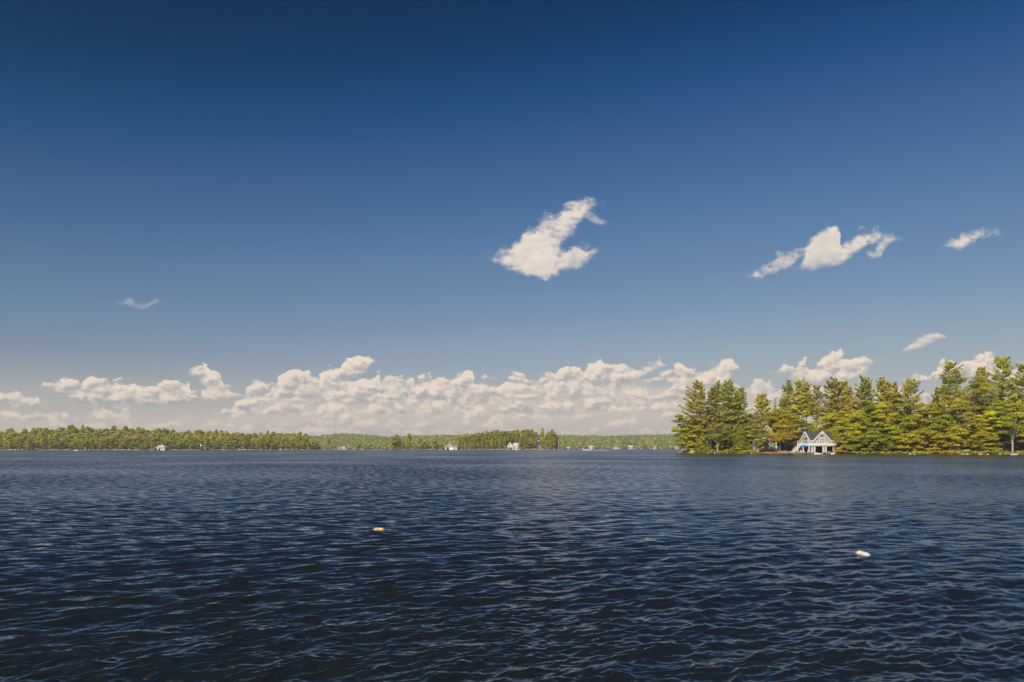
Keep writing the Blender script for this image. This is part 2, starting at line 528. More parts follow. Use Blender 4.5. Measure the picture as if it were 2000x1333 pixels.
class MB:
    """Collects boxes, prisms, tubes and lathes into one mesh."""

    def __init__(s):
        s.v, s.f, s.mi = [], [], []
        s.m = 0

    def add(s, vs, fs):
        k = len(s.v)
        s.v += [tuple(v) for v in vs]
        s.f += [tuple(i + k for i in f) for f in fs]
        s.mi += [s.m] * len(fs)
        return s

    def box(s, x0, x1, y0, y1, z0, z1, M=None):
        vs = [Vector((x, y, z)) for z in (z0, z1) for y in (y0, y1) for x in (x0, x1)]
        if M: vs = [M @ v for v in vs]
        return s.add(vs, [(0, 2, 3, 1), (4, 5, 7, 6), (0, 1, 5, 4), (2, 6, 7, 3), (0, 4, 6, 2), (1, 3, 7, 5)])

    def bar(s, a, b, w, h=None, up=(0, 0, 1)):
        """A beam of w x h from a to b."""
        a, b = Vector(a), Vector(b)
        h = h or w
        d = (b - a).normalized()
        u = Vector(up)
        if abs(d.dot(u)) > .98: u = Vector((0, 1, 0))
        r = d.cross(u).normalized()
        u = r.cross(d)
        vs = [p + r * (i * w / 2) + u * (j * h / 2) for p in (a, b) for j in (-1, 1) for i in (-1, 1)]
        return s.add(vs, [(0, 1, 3, 2), (4, 6, 7, 5), (0, 4, 5, 1), (2, 3, 7, 6), (0, 2, 6, 4), (1, 5, 7, 3)])

    def prism(s, poly, a, b, axis='y'):
        """Polygon (list of 2-D points) extruded from a to b along axis."""
        n = len(poly)
        mk = {'y': lambda p, t: (p[0], t, p[1]), 'x': lambda p, t: (t, p[0], p[1]), 'z': lambda p, t: (p[0], p[1], t)}[axis]
        vs = [mk(p, a) for p in poly] + [mk(p, b) for p in poly]
        fs = [tuple(range(n)), tuple(range(2 * n - 1, n - 1, -1))]
        fs += [(i, i + n, (i + 1) % n + n, (i + 1) % n) for i in range(n)]
        return s.add(vs, fs)

    def tube(s, pts, rad, n=8, cap=True):
        pts = [Vector(p) for p in pts]
        rad = [rad] * len(pts) if isinstance(rad, (int, float)) else rad
        k = len(s.v)
        for i, p in enumerate(pts):
            d = (pts[min(i + 1, len(pts) - 1)] - pts[max(i - 1, 0)]).normalized()
            u = Vector((0, 0, 1)) if abs(d.z) < .95 else Vector((1, 0, 0))
            r = d.cross(u).normalized()
            q = r.cross(d)
            s.v += [tuple(p + (r * math.cos(2 * math.pi * j / n) + q * math.sin(2 * math.pi * j / n)) * rad[i]) for j in range(n)]
        for i in range(len(pts) - 1):
            for j in range(n):
                s.f.append((k + i * n + j, k + i * n + (j + 1) % n, k + (i + 1) * n + (j + 1) % n, k + (i + 1) * n + j))
                s.mi.append(s.m)
        if cap:
            s.f.append(tuple(k + j for j in range(n))[::-1]); s.mi.append(s.m)
            e = k + (len(pts) - 1) * n
            s.f.append(tuple(e + j for j in range(n))); s.mi.append(s.m)
        return s

    def loft(s, rings):
        """Closed rings of equal length joined into a skin with capped ends."""
        k, n = len(s.v), len(rings[0])
        for r in rings: s.v += [tuple(p) for p in r]
        for i in range(len(rings) - 1):
            for j in range(n):
                s.f.append((k + i * n + j, k + i * n + (j + 1) % n, k + (i + 1) * n + (j + 1) % n, k + (i + 1) * n + j))
                s.mi.append(s.m)
        s.f.append(tuple(k + j for j in range(n))[::-1]); s.mi.append(s.m)
        e = k + (len(rings) - 1) * n
        s.f.append(tuple(e + j for j in range(n))); s.mi.append(s.m)
        return s

    def build(s, name, mats, parent=None, loc=(0, 0, 0), smooth_=False, label=None):
        me = bpy.data.meshes.new(name)
        me.from_pydata(s.v, [], s.f)
        for m in (mats if isinstance(mats, (list, tuple)) else [mats]): me.materials.append(m)
        me.polygons.foreach_set('material_index', s.mi)
        bm = bmesh.new()
        bm.from_mesh(me)
        bmesh.ops.recalc_face_normals(bm, faces=bm.faces)
        bm.to_mesh(me)
        bm.free()
        me.polygons.foreach_set('use_smooth', [smooth_] * len(me.polygons))
        me.update()
        o = link(name, me, parent, loc)
        if label: o['label'] = label
        return o


# ------------------------------------------------------------------ water
WIND = R(-58.0)      # direction the waves run, measured from +x


def wave_tile(L, N, lmin, lmax, seed, slope, spread=2.4):
    """One periodic patch of wind waves between two wavelengths: height and sideways shift, with a given rms slope."""
    rng = np.random.default_rng(seed)
    k1 = 2 * np.pi * np.fft.fftfreq(N, L / N)
    kx, ky = np.meshgrid(k1, k1, indexing='xy')
    k = np.hypot(kx, ky)
    k[0, 0] = 1e-9
    c = (kx * math.cos(WIND) + ky * math.sin(WIND)) / k
    band = (k > 2 * np.pi / lmax) & (k < 2 * np.pi / lmin)
    amp = np.where(band, k ** -2.0, 0.0) * (0.22 + np.abs(c) ** spread)
    ph = np.exp(2j * np.pi * rng.random((N, N))) * rng.normal(1, .3, (N, N))
    H = amp * ph
    sx = np.fft.ifft2(1j * kx * H).real
    sy = np.fft.ifft2(1j * ky * H).real
    H *= slope / math.sqrt((sx ** 2 + sy ** 2).mean())
    h = np.fft.ifft2(H).real
    dx = np.fft.ifft2(1j * kx / k * H).real
    dy = np.fft.ifft2(1j * ky / k * H).real
    return h, dx, dy


def sample_tile(t, L, x, y):
    N = t.shape[0]
    u = (x / L * N) % N
    v = (y / L * N) % N
    i = np.floor(u).astype(np.int64) % N
    j = np.floor(v).astype(np.int64) % N
    fu, fv = u - np.floor(u), v - np.floor(v)
    i1, j1 = (i + 1) % N, (j + 1) % N
    return (t[j, i] * (1 - fu) * (1 - fv) + t[j, i1] * fu * (1 - fv) + t[j1, i] * (1 - fu) * fv + t[j1, i1] * fu * fv)


def build_water():
    # a fan of ever longer cells: fine ripples close to the dock, plain sheet far out
    na = 1720
    FAN = 57.0
    ang = np.linspace(R(-FAN), R(FAN), na)
    rows = [4.0]
    while rows[-1] < 260.0:
        r = rows[-1]
        rows.append(r + max(r * r / (CAMH * 796.0) * 0.5, 0.012))
    rows = np.array(rows)
    A, RR = np.meshgrid(ang, rows)
    X, Y = RR * np.sin(A), RR * np.cos(A)
    dr = np.gradient(rows)[:, None] * np.ones_like(X)
    da = RR * (ang[1] - ang[0])
    cell = np.maximum(dr, da)
    Z = np.zeros_like(X)
    DX = np.zeros_like(X)
    DY = np.zeros_like(X)
    total = 0.0
    kept = np.zeros_like(X)
    rng = np.random.default_rng(5)
    # gusts: patches where the ripples are stronger or weaker
    gust = np.zeros_like(X)
    for _ in range(14):
        kx, ky = rng.normal(0, .08), rng.normal(0, .10)
        gust += np.sin(X * kx + Y * ky + rng.uniform(0, 6.28))
    gust = np.clip(1.0 + 0.13 * gust, .45, 1.6)
    bands = ((4.2, 1.8, .024), (1.8, .9, .048), (.9, .45, .074), (.45, .22, .094), (.22, .11, .104), (.11, .055, .100))
    for b, (l1, l0, slope) in enumerate(bands):
        w = np.clip((l0 / cell - 1.6) / 1.6, 0, 1)
        w = w * w * (3 - 2 * w)
        total += slope ** 2
        kept += (slope * w) ** 2
        for rep, (rot, fac) in enumerate(((0.0, .75), (0.21, .66))):
            L = l1 * (11.0 if rep == 0 else 7.7)
            h, tx, ty = wave_tile(L, 512, l0, l1, 100 + b * 7 + rep, slope * fac)
            c, s_ = math.cos(rot), math.sin(rot)
            xr, yr = c * X + s_ * Y + 3.3 * rep, -s_ * X + c * Y
            g = w * (gust if l1 < 3 else 1.0)
            Z += sample_tile(h, L, xr, yr) * g
            a_, b_ = sample_tile(tx, L, xr, yr) * g, sample_tile(ty, L, xr, yr) * g
            DX += c * a_ - s_ * b_
            DY += s_ * a_ + c * b_
    # the waves die out towards the rim of the fan, which meets the plain sheet level
    rim = np.minimum(np.clip((R(FAN) - np.abs(A)) / R(5.0), 0, 1), np.clip((RR - 4.0) / .5, 0, 1))
    rim = rim * np.clip((rows[-1] - RR) / 30.0, 0, 1)
    rim = rim * rim * (3 - 2 * rim)
    Z, DX, DY, kept = Z * rim, DX * rim, DY * rim, kept * rim ** 2
    CH = 1.05
    X2, Y2 = X + CH * DX, Y + CH * DY
    verts = np.stack([X2, Y2, Z], -1).reshape(-1, 3)
    chop = np.sqrt(np.clip(1 - kept / total, 0, 1)).reshape(-1)
    nr, nc = X.shape
    i = np.arange(nr - 1)[:, None] * nc + np.arange(nc - 1)[None, :]
    quads = np.stack([i, i + 1, i + nc + 1, i + nc], -1).reshape(-1, 4)
    # beyond the fan: long plain cells to the far shores
    far_r = np.array([rows[-1], 420, 800, 1500, 2700, 4200.0])
    fa = np.linspace(R(-FAN), R(FAN), 101)
    FA, FR = np.meshgrid(fa, far_r)
    fv = np.stack([FR * np.sin(FA), FR * np.cos(FA), np.full_like(FA, 0.0)], -1).reshape(-1, 3)
    k = len(verts)
    j = np.arange(len(far_r) - 1)[:, None] * 101 + np.arange(100)[None, :]
    fq = np.stack([j, j + 1, j + 102, j + 101], -1).reshape(-1, 4) + k
    # the rest of the lake, to the sides and behind
    ra = np.linspace(R(FAN), R(360 - FAN), 53)
    rr = np.array([4.0, 260.0, 4200.0])
    RA, R2 = np.meshgrid(ra, rr)
    rv = np.stack([R2 * np.sin(RA), R2 * np.cos(RA), np.full_like(RA, 0.0)], -1).reshape(-1, 3)
    k2 = k + len(fv)
    j = np.arange(2)[:, None] * 53 + np.arange(52)[None, :]
    rq = np.stack([j, j + 1, j + 54, j + 53], -1).reshape(-1, 4) + k2
    # the patch under the camera
    ca = np.linspace(0, 2 * np.pi, 65)[:-1]
    cv = np.concatenate([[[0, 0, 0.0]], np.stack([4.0 * np.sin(ca), 4.0 * np.cos(ca), np.full_like(ca, 0.0)], -1)])
    k3 = k2 + len(rv)
    ct = np.stack([np.zeros(64, int), np.arange(64) + 1, (np.arange(64) + 1) % 64 + 1], -1) + k3
    verts = np.concatenate([verts, fv, rv, cv])
    chop = np.concatenate([chop, np.ones(len(fv) + len(rv) + len(cv))])
    m, nt, b = material("lake water")
    b.inputs["Base Color"].default_value = (.0095, .0130, .0150, 1)
    b.inputs['Roughness'].default_value = 0.09
    b.inputs['IOR'].default_value = 1.333
    nd, lk = nt.nodes, nt.links
    geo = nd.new('ShaderNodeNewGeometry')
    att = nd.new('ShaderNodeAttribute')
    att.attribute_name = 'chop'

    def rip(scale, sx, sy, det):
        mp = nd.new('ShaderNodeMapping')
        mp.inputs['Scale'].default_value = (sx, sy, 1)
        mp.inputs['Rotation'].default_value = (0, 0, -(WIND + R(90)))
        lk.new(geo.outputs['Position'], mp.inputs['Vector'])
        n = nd.new('ShaderNodeTexNoise')
        n.noise_dimensions = '2D'
        n.inputs['Scale'].default_value = scale
        n.inputs['Detail'].default_value = det
        n.inputs['Roughness'].default_value = .6
        lk.new(mp.outputs[0], n.inputs['Vector'])
        s_ = nd.new('ShaderNodeVectorMath')
        s_.operation = 'SUBTRACT'
        s_.inputs[1].default_value = (.5, .5, .5)
        lk.new(n.outputs['Color'], s_.inputs[0])
        return s_.outputs[0]

    def scale(v, f):
        s_ = nd.new('ShaderNodeVectorMath')
        s_.operation = 'SCALE'
        lk.new(v, s_.inputs[0])
        if isinstance(f, float): s_.inputs[3].default_value = f
        else: lk.new(f, s_.inputs[3])
        return s_.outputs[0]

    def addv(a, c):
        s_ = nd.new('ShaderNodeVectorMath')
        s_.operation = 'ADD'
        lk.new(a, s_.inputs[0])
        if isinstance(c, tuple): s_.inputs[1].default_value = c
        else: lk.new(c, s_.inputs[1])
        return s_.outputs[0]

    small = scale(rip(15.0, .6, 1.0, 3.0), 0.26)              # capillary ripples everywhere
    big = scale(rip(2.6, .5, 1.0, 4.0), WATER_FAR)                # the waves too fine for the sheet's cells
    # broad cat's-paws
    n = nd.new('ShaderNodeTexNoise')
    n.noise_dimensions = '2D'
    n.inputs['Scale'].default_value = .03
    n.inputs['Detail'].default_value = 3
    lk.new(geo.outputs['Position'], n.inputs['Vector'])
    mr = nd.new('ShaderNodeMapRange')
    mr.inputs[1].default_value, mr.inputs[2].default_value = .3, .7
    mr.inputs[3].default_value, mr.inputs[4].default_value = .65, 1.35
    lk.new(n.outputs['Fac'], mr.inputs[0])
    mu = nd.new('ShaderNodeMath')
    mu.operation = 'MULTIPLY'
    lk.new(mr.outputs[0], mu.inputs[0])
    lk.new(att.outputs['Fac'], mu.inputs[1])
    # wave faces turned to the wind, and so towards the dock, are the ones that show at a grazing view
    big = scale(addv(big, (0.0, -WATER_LEAN, 0.0)), mu.outputs[0])
    sl = addv(small, big)
    flat = nd.new('ShaderNodeVectorMath')
    flat.operation = 'MULTIPLY'
    flat.inputs[1].default_value = (1, 1, 0)
    lk.new(sl, flat.inputs[0])
    nn = addv(flat.outputs[0], geo.outputs['Normal'])
    no = nd.new('ShaderNodeVectorMath')
    no.operation = 'NORMALIZE'
    lk.new(nn, no.inputs[0])
    lk.new(no.outputs[0], b.inputs['Normal'])
    me = mesh_np("water", verts, [np.concatenate([quads, fq, rq]), ct], m, True, attrs=[('chop', 'POINT', chop)])
    # make every cell face up
    o = link("water", me)
    tag(o, kind='structure')
    return o


WATER_FAR, WATER_LEAN = 0.66, 0.115
build_water()


# ------------------------------------------------------------------ foliage
def leaf_mat(name, c1, c2, transl=0.6, objvar=0.16):
    """Leaves: two real leaf colours mixed clump by clump, a little light passing through."""
    m, nt, b = material(name)
    nd, lk = nt.nodes, nt.links
    at_ = nd.new('ShaderNodeAttribute')
    at_.attribute_name = 'tone'
    mx = nd.new('ShaderNodeMix')
    mx.data_type = 'RGBA'
    mx.inputs[6].default_value = (*c1, 1)
    mx.inputs[7].default_value = (*c2, 1)
    lk.new(at_.outputs['Fac'], mx.inputs[0])
    oi = nd.new('ShaderNodeObjectInfo')
    hs = nd.new('ShaderNodeHueSaturation')
    mr = nd.new('ShaderNodeMapRange')
    mr.inputs[3].default_value, mr.inputs[4].default_value = 1 - objvar, 1 + objvar
    lk.new(oi.outputs['Random'], mr.inputs[0])
    lk.new(mr.outputs[0], hs.inputs['Value'])
    mh = nd.new('ShaderNodeMapRange')
    mh.inputs[3].default_value, mh.inputs[4].default_value = .485, .512
    wn = nd.new('ShaderNodeTexWhiteNoise')
    wn.noise_dimensions = '1D'
    lk.new(oi.outputs['Random'], wn.inputs['W'])
    lk.new(wn.outputs['Value'], mh.inputs[0])
    lk.new(mh.outputs[0], hs.inputs['Hue'])
    lk.new(mx.outputs[2], hs.inputs['Color'])
    lk.new(hs.outputs[0], b.inputs['Base Color'])
    b.inputs['Roughness'].default_value = .6
    b.inputs['Specular IOR Level'].default_value = .25
    tr = nd.new('ShaderNodeBsdfTranslucent')
    thin = nd.new('ShaderNodeVectorMath')
    thin.operation = 'SCALE'
    thin.inputs[3].default_value = transl
    lk.new(hs.outputs[0], thin.inputs[0])
    lk.new(thin.outputs[0], tr.inputs['Color'])
    ms = nd.new('ShaderNodeAddShader')
    lk.new(b.outputs[0], ms.inputs[0])
    lk.new(tr.outputs[0], ms.inputs[1])
    lk.new(ms.outputs[0], nt.nodes['Material Output'].inputs['Surface'])
    return m


LEAF = {
    'pine': leaf_mat("pine needles", (.172, .176, .021), (.460, .412, .039)),
    'maple': leaf_mat("yellow green leaves", (.155, .168, .010), (.475, .408, .016)),
    'green': leaf_mat("green leaves", (.122, .152, .014), (.345, .345, .020)),
    'orange': leaf_mat("turning orange leaves", (.185, .155, .012), (.440, .325, .019)),
    'olive': leaf_mat("olive leaves", (.165, .165, .022), (.400, .355, .036)),
    'cedar': leaf_mat("cedar sprays", (.140, .155, .012), (.400, .365, .020)),
    'rust': leaf_mat("rusty leaves", (.27, .17, .06), (.45, .27, .10)),
    'bare': leaf_mat("thin grey brown twigs", (.18, .15, .06), (.31, .24, .10)),
}
BARK = simple("grey brown bark", (.10, .075, .055), .9, .35, 2.0)
BARK_PALE = simple("pale bark", (.42, .34, .26), .85, .25, 2.0)


def rhombs(c, nrm, size, aspect, rng):
    """Leaf-sized diamonds at c facing nrm."""
    n = len(c)
    nrm = nrm / (np.linalg.norm(nrm, axis=1, keepdims=True) + 1e-9)
    r = rng.normal(size=(n, 3))
    t = np.cross(nrm, r)
    t /= np.linalg.norm(t, axis=1, keepdims=True) + 1e-9
    b = np.cross(nrm, t)
    sz = (size * rng.uniform(.7, 1.3, n))[:, None]
    a = sz * aspect
    v = np.stack([c - t * sz, c + b * a, c + t * sz, c - b * a], 1).reshape(-1, 3)
    return v


def quads_for(v):
    return np.arange(len(v), dtype=np.int32).reshape(-1, 4)


def tubes_np(segs, sides):
    """Tapered sticks: list of (a, b, ra, rb)."""
    V_, Q = [], []
    for a, b, ra, rb in segs:
        a, b = np.asarray(a, float), np.asarray(b, float)
        d = b - a
        d /= np.linalg.norm(d) + 1e-9
        u = np.array([1.0, 0, 0]) if abs(d[2]) > .7 else np.array([0, 0, 1.0])
        r = np.cross(d, u)
        r /= np.linalg.norm(r)
        q = np.cross(r, d)
        ang = 2 * np.pi * np.arange(sides) / sides
        ring = np.cos(ang)[:, None] * r + np.sin(ang)[:, None] * q
        k = len(V_) * sides
        V_.append(a + ring * ra)
        V_.append(b + ring * rb)
        for i in range(sides):
            j = (i + 1) % sides
            Q.append((k + i, k + j, k + sides + j, k + sides + i))
    return np.concatenate(V_), np.array(Q, np.int32)


def pine(h, r, basef, seed, leaf=.37, dens=30.0, sway=.25, flat=False, lift=0.0, top=.46):
    """A white pine: straight trunk, whorls of level boughs carrying flat plumes, ragged top."""
    rng = np.random.default_rng(seed)
    zb = h * basef
    bend = rng.normal(0, .018 * h, 2)
    axis = lambda z: np.array([bend[0] * (z / h) ** 2, bend[1] * (z / h) ** 2, z])
    segs = []
    tr = max(.16, h * .011)
    zs = np.linspace(-1.2, h * .97, 8)
    for a, b in zip(zs[:-1], zs[1:]):
        ra = max(.04, tr * (1 - max(a, 0) / h) ** .8)
        rb = max(.03, tr * (1 - b / h) ** .8)
        segs.append((axis(a), axis(b), ra, rb))
    C_, N_, T_ = [], [], []
    z = zb
    az0 = rng.uniform(0, 6.28)
    gap = rng.uniform(.72, 1.05) * max(h / 26.0, .55)
    while z < h * .985:
        t = (z - zb) / (h - zb)
        prof = min(1.0, .45 + t * 2.6) * (1.0 - t) ** top
        if flat: prof = (.5 + .5 * min(1, t * 1.4)) * (1 - t ** 5)
        nb = rng.integers(3, 6)
        ph = rng.uniform(0, 6.28)
        for k in range(nb):
            a = ph + k * 6.283 / nb + rng.normal(0, .3)
            L = r * prof * rng.uniform(.5, 1.18) * (1 + sway * math.cos(a - az0)) + .35
            if rng.random() < .08 and t < .6:
                L *= .35
            el = .10 + lift + .55 * t ** 2 + rng.normal(0, .09)
            d = np.array([math.cos(a), math.sin(a), 0.0])
            p0 = axis(z)
            curv = .12 * L
            path = lambda s: p0 + d * (L * s * math.cos(el)) + np.array([0, 0, L * s * math.sin(el) + curv * s * s - .05 * L * math.sin(3.1 * s)])
            pm = path(.55)
            segs.append((p0, pm, .035 + .012 * L, .02 + .006 * L))
            segs.append((pm, path(.95), .02 + .006 * L, .015))
            n = max(5, int(L * dens * rng.uniform(.7, 1.2)))
            s = rng.uniform(.30 if L > 1.5 else .05, 1.06, n) ** .85
            side = np.array([-d[1], d[0], 0])
            lat = rng.normal(0, 1, n) * .17 * L * (1.25 - np.abs(s - .65))
            pts = np.array([path(q) for q in s]) + side * lat[:, None]
            pts[:, 2] += rng.normal(.10, .13, n) - .06 * np.abs(lat)
            C_.append(pts)
            nn = rng.normal(0, .7, (n, 3)) + np.array([0, 0, .55]) + d * .35
            N_.append(nn)
            T_.append(np.clip(rng.normal(.45, .17, n) + rng.normal(0, .2), 0, 1))
        z += gap * rng.uniform(.75, 1.25)
    n = 26
    tip = axis(h * .98)
    C_.append(tip + rng.normal(0, 1, (n, 3)) * np.array([.06 * r + .15, .06 * r + .15, .45]))
    N_.append(rng.normal(0, 1, (n, 3)))
    T_.append(np.full(n, .6))
    c, nn, tone = np.concatenate(C_), np.concatenate(N_), np.concatenate(T_)
    return tubes_np(segs, 5), (rhombs(c, nn, leaf, .5, rng), tone)


def broadleaf(h, r, basef, seed, leaf=.27, nclump=34, per=80, flat=.5, lean=0.0, stems=1, trunk_r=None, low=False):
    """A maple or oak: forked trunk, boughs, and leaf layers on the outside of an uneven crown."""
    rng = np.random.default_rng(seed)
    zb = h * basef
    segs, C_, N_, T_ = [], [], [], []
    tr = trunk_r or max(.12, h * .013)
    zc, hz = (zb + h) / 2, (h - zb) / 2
    for s in range(stems):
        off = np.array([rng.normal(0, .35), rng.normal(0, .35), 0]) * (stems > 1)
        a = np.array([0, 0, -1.2]) + off * .4
        m = np.array([lean * .4, 0, zb + hz * .35]) + off * 2.2
        segs.append((a, (a + m) / 2 + rng.normal(0, .12, 3), tr, tr * .85))
        segs.append(((a + m) / 2 + 0, m, tr * .85, tr * .7))
        segs.append((m, np.array([lean, 0, h * .86]) + off * 1.5, tr * .65, .04))
    fork = np.array([lean * .4, 0, zb + hz * .35])
    lob = rng.uniform(.72, 1.15, 7)
    for k in range(nclump):
        u = rng.uniform(-.92, .98)
        a = rng.uniform(0, 6.283)
        rim = math.sqrt(max(0, 1 - u * u)) if u > 0 else math.sqrt(max(0, 1 - abs(u * .85) ** 2.4)) if not low else math.sqrt(max(0, 1 - abs(u * .7) ** 4))
        q = a / 6.283 * 7
        wob = lob[int(q) % 7] * (1 - q % 1) + lob[(int(q) + 1) % 7] * (q % 1)
        f = rng.uniform(.45, 1.0) ** .6 if k % 5 else rng.uniform(.1, .5)
        c = np.array([math.cos(a) * r * rim * wob * f * .84 + lean * (.5 + .5 * u), math.sin(a) * r * rim * wob * f * .84, zc + hz * u * .9])
        cr = r * rng.uniform(.24, .40)
        n = int(per * rng.uniform(.7, 1.3))
        d = rng.normal(0, 1, (n, 3))
        d /= np.linalg.norm(d, axis=1, keepdims=True)
        d[:, 2] = np.where(d[:, 2] < -.25, -d[:, 2] * .6, d[:, 2])
        p = c + d * np.array([cr, cr, cr * flat]) * rng.uniform(.55, 1.05, n)[:, None]
        C_.append(p)
        N_.append(d * .8 + rng.normal(0, .5, (n, 3)) + np.array([0, 0, .3]))
        T_.append(np.clip(rng.normal(.45, .14, n) + rng.normal(0, .22), 0, 1))
        hd = math.hypot(c[0] - lean * .5, c[1])
        root = np.array([lean * .5, 0, max(zb * .9 + .2, c[2] - .8 * hd - .4)]) + rng.normal(0, .06, 3)
        segs.append((root, c, tr * .22 + .02, .02))
    c, nn, tone = np.concatenate(C_), np.concatenate(N_), np.concatenate(T_)
    return tubes_np(segs, 5), (rhombs(c, nn, leaf, .7, rng), tone)


def conifer(h, r, basef, seed, leaf=.25, droop=.18, dens=18, power=.75):
    """A cedar or spruce: dense cone of drooping sprays down to the ground."""
    rng = np.random.default_rng(seed)
    segs = [((0, 0, -1), (0, 0, h * .5), h * .014 + .05, h * .009 + .03), ((0, 0, h * .5), (0, 0, h * .97), h * .009 + .03, .02)]
    C_, N_, T_ = [], [], []
    z = h * basef
    while z < h * .99:
        t = z / h
        nb = rng.integers(5, 8)
        ph = rng.uniform(0, 6.28)
        for k in range(nb):
            a = ph + k * 6.283 / nb + rng.normal(0, .25)
            L = (r * (1 - t) ** power) * rng.uniform(.72, 1.12) + .15
            d = np.array([math.cos(a), math.sin(a), 0])
            n = max(4, int(L * dens))
            s = rng.uniform(.25, 1.03, n) ** .7
            side = np.array([-d[1], d[0], 0])
            lat = rng.normal(0, .17, n) * L * s
            p = np.array([0, 0, z]) + d * (L * s)[:, None] + side * lat[:, None]
            p[:, 2] += -droop * L * s + .22 * L * np.maximum(s - .6, 0) + rng.normal(0, .12, n)
            C_.append(p)
            N_.append(rng.normal(0, .6, (n, 3)) + np.array([0, 0, .7]) + d * .6)
            T_.append(np.clip(rng.normal(.45, .15, n) + rng.normal(0, .18), 0, 1))
        z += max(.38, h * .03) * rng.uniform(.8, 1.2)
    c, nn, tone = np.concatenate(C_), np.concatenate(N_), np.concatenate(T_)
    return tubes_np(segs, 5), (rhombs(c, nn, leaf, .7, rng), tone)


def plant(kind, loc, wood, crown, leaf, label, cat, group=None, bark=None, rz=0.0):
    o = empty(kind, loc, label, cat, rz, group)
    v, q = wood
    link('trunk', mesh_np('trunk', v, q, bark or BARK, True), o)
    v, tone = crown
    link('crown', mesh_np('crown', v, quads_for(v), LEAF[leaf], False, attrs=[('tone', 'FACE', tone)]), o)
    return o


def interp(x, pts):
    return float(np.interp(x, [p[0] for p in pts], [p[1] for p in pts]))


# ------------------------------------------------------------------ the wooded point on the right
NEAR_SHORE = [(1318, 446), (1326, 424), (1335, 412), (1360, 400), (1400, 392), (1480, 380), (1530, 362), (1560, 352), (1640, 338), (1700, 332), (1800, 322), (1900, 315), (2000, 310), (2200, 300), (2600, 290)]


def near_D(px): return interp(px, NEAR_SHORE)


def near_g(off):
    return .35 + min(max(off, 0), 50) * .05


GROUND = None


def ground_mat(name, a, b_, c, scale=.12):
    m, nt, b = material(name)
    nd, lk = nt.nodes, nt.links
    g = nd.new('ShaderNodeNewGeometry')
    n = nd.new('ShaderNodeTexNoise')
    n.inputs['Scale'].default_value = scale
    n.inputs['Detail'].default_value = 6
    n.inputs['Roughness'].default_value = .65
    lk.new(g.outputs['Position'], n.inputs['Vector'])
    r = nd.new('ShaderNodeValToRGB')
    e = r.color_ramp.elements
    e[0].position, e[0].color = .36, (*a, 1)
    e[1].position, e[1].color = .66, (*c, 1)
    x = e.new(.5)
    x.color = (*b_, 1)
    lk.new(n.outputs['Fac'], r.inputs[0])
    # wet, weedy rock just above the water
    sp = nd.new('ShaderNodeSeparateXYZ')
    lk.new(g.outputs['Position'], sp.inputs[0])
    w = nd.new('ShaderNodeMapRange')
    w.inputs[1].default_value, w.inputs[2].default_value = .10, .32
    lk.new(sp.outputs[2], w.inputs[0])
    mx = nd.new('ShaderNodeMix')
    mx.data_type = 'RGBA'
    mx.inputs[6].default_value = (.045, .038, .022, 1)
    lk.new(w.outputs[0], mx.inputs[0])
    lk.new(r.outputs[0], mx.inputs[7])
    lk.new(mx.outputs[2], b.inputs['Base Color'])
    b.inputs['Roughness'].default_value = .95
    return m


def build_point():
    rng = np.random.default_rng(3)
    m = ground_mat("pine needle litter and sand", (.20, .13, .06), (.34, .22, .11), (.10, .11, .03), .25)
    pxs = np.arange(1316, 2196, 4.0)
    offs = np.array([-3.0, -1.2, -.2, .6, 2, 4, 7, 11, 16, 24, 34, 48, 66, 90, 110])
    vs = []
    for p in pxs:
        wob = .7 * math.sin(p * .31) + .5 * math.sin(p * .83 + 1) + rng.normal(0, .25)
        D0 = near_D(p) + wob
        edge = min(1.0, (p - 1316) / 26.0, (2196 - p) / 26.0)          # the tip of the point is low
        for o in offs:
            z = -.8 if o < -2 else (-.35 if o < -1 else (.03 if o < 0 else (.22 + .02 * o if o < 3 else near_g(o))))
            if o > 60: z = near_g(60) - (o - 60) * .09
            z = z * (edge if z > 0 else 1) + (rng.normal(0, .05) if o > 0 else 0) - (1 - edge) * .5
            vs.append(((p - 1000) / F * (D0 + o), D0 + o, z))
    n, k = len(pxs), len(offs)
    i = np.arange(n - 1)[:, None] * k + np.arange(k - 1)[None, :]
    q = np.stack([i, i + k, i + k + 1, i + 1], -1).reshape(-1, 4)
    o = link("ground", mesh_np("ground", np.array(vs), q, m, True))
    tag(o, kind='structure')


build_point()

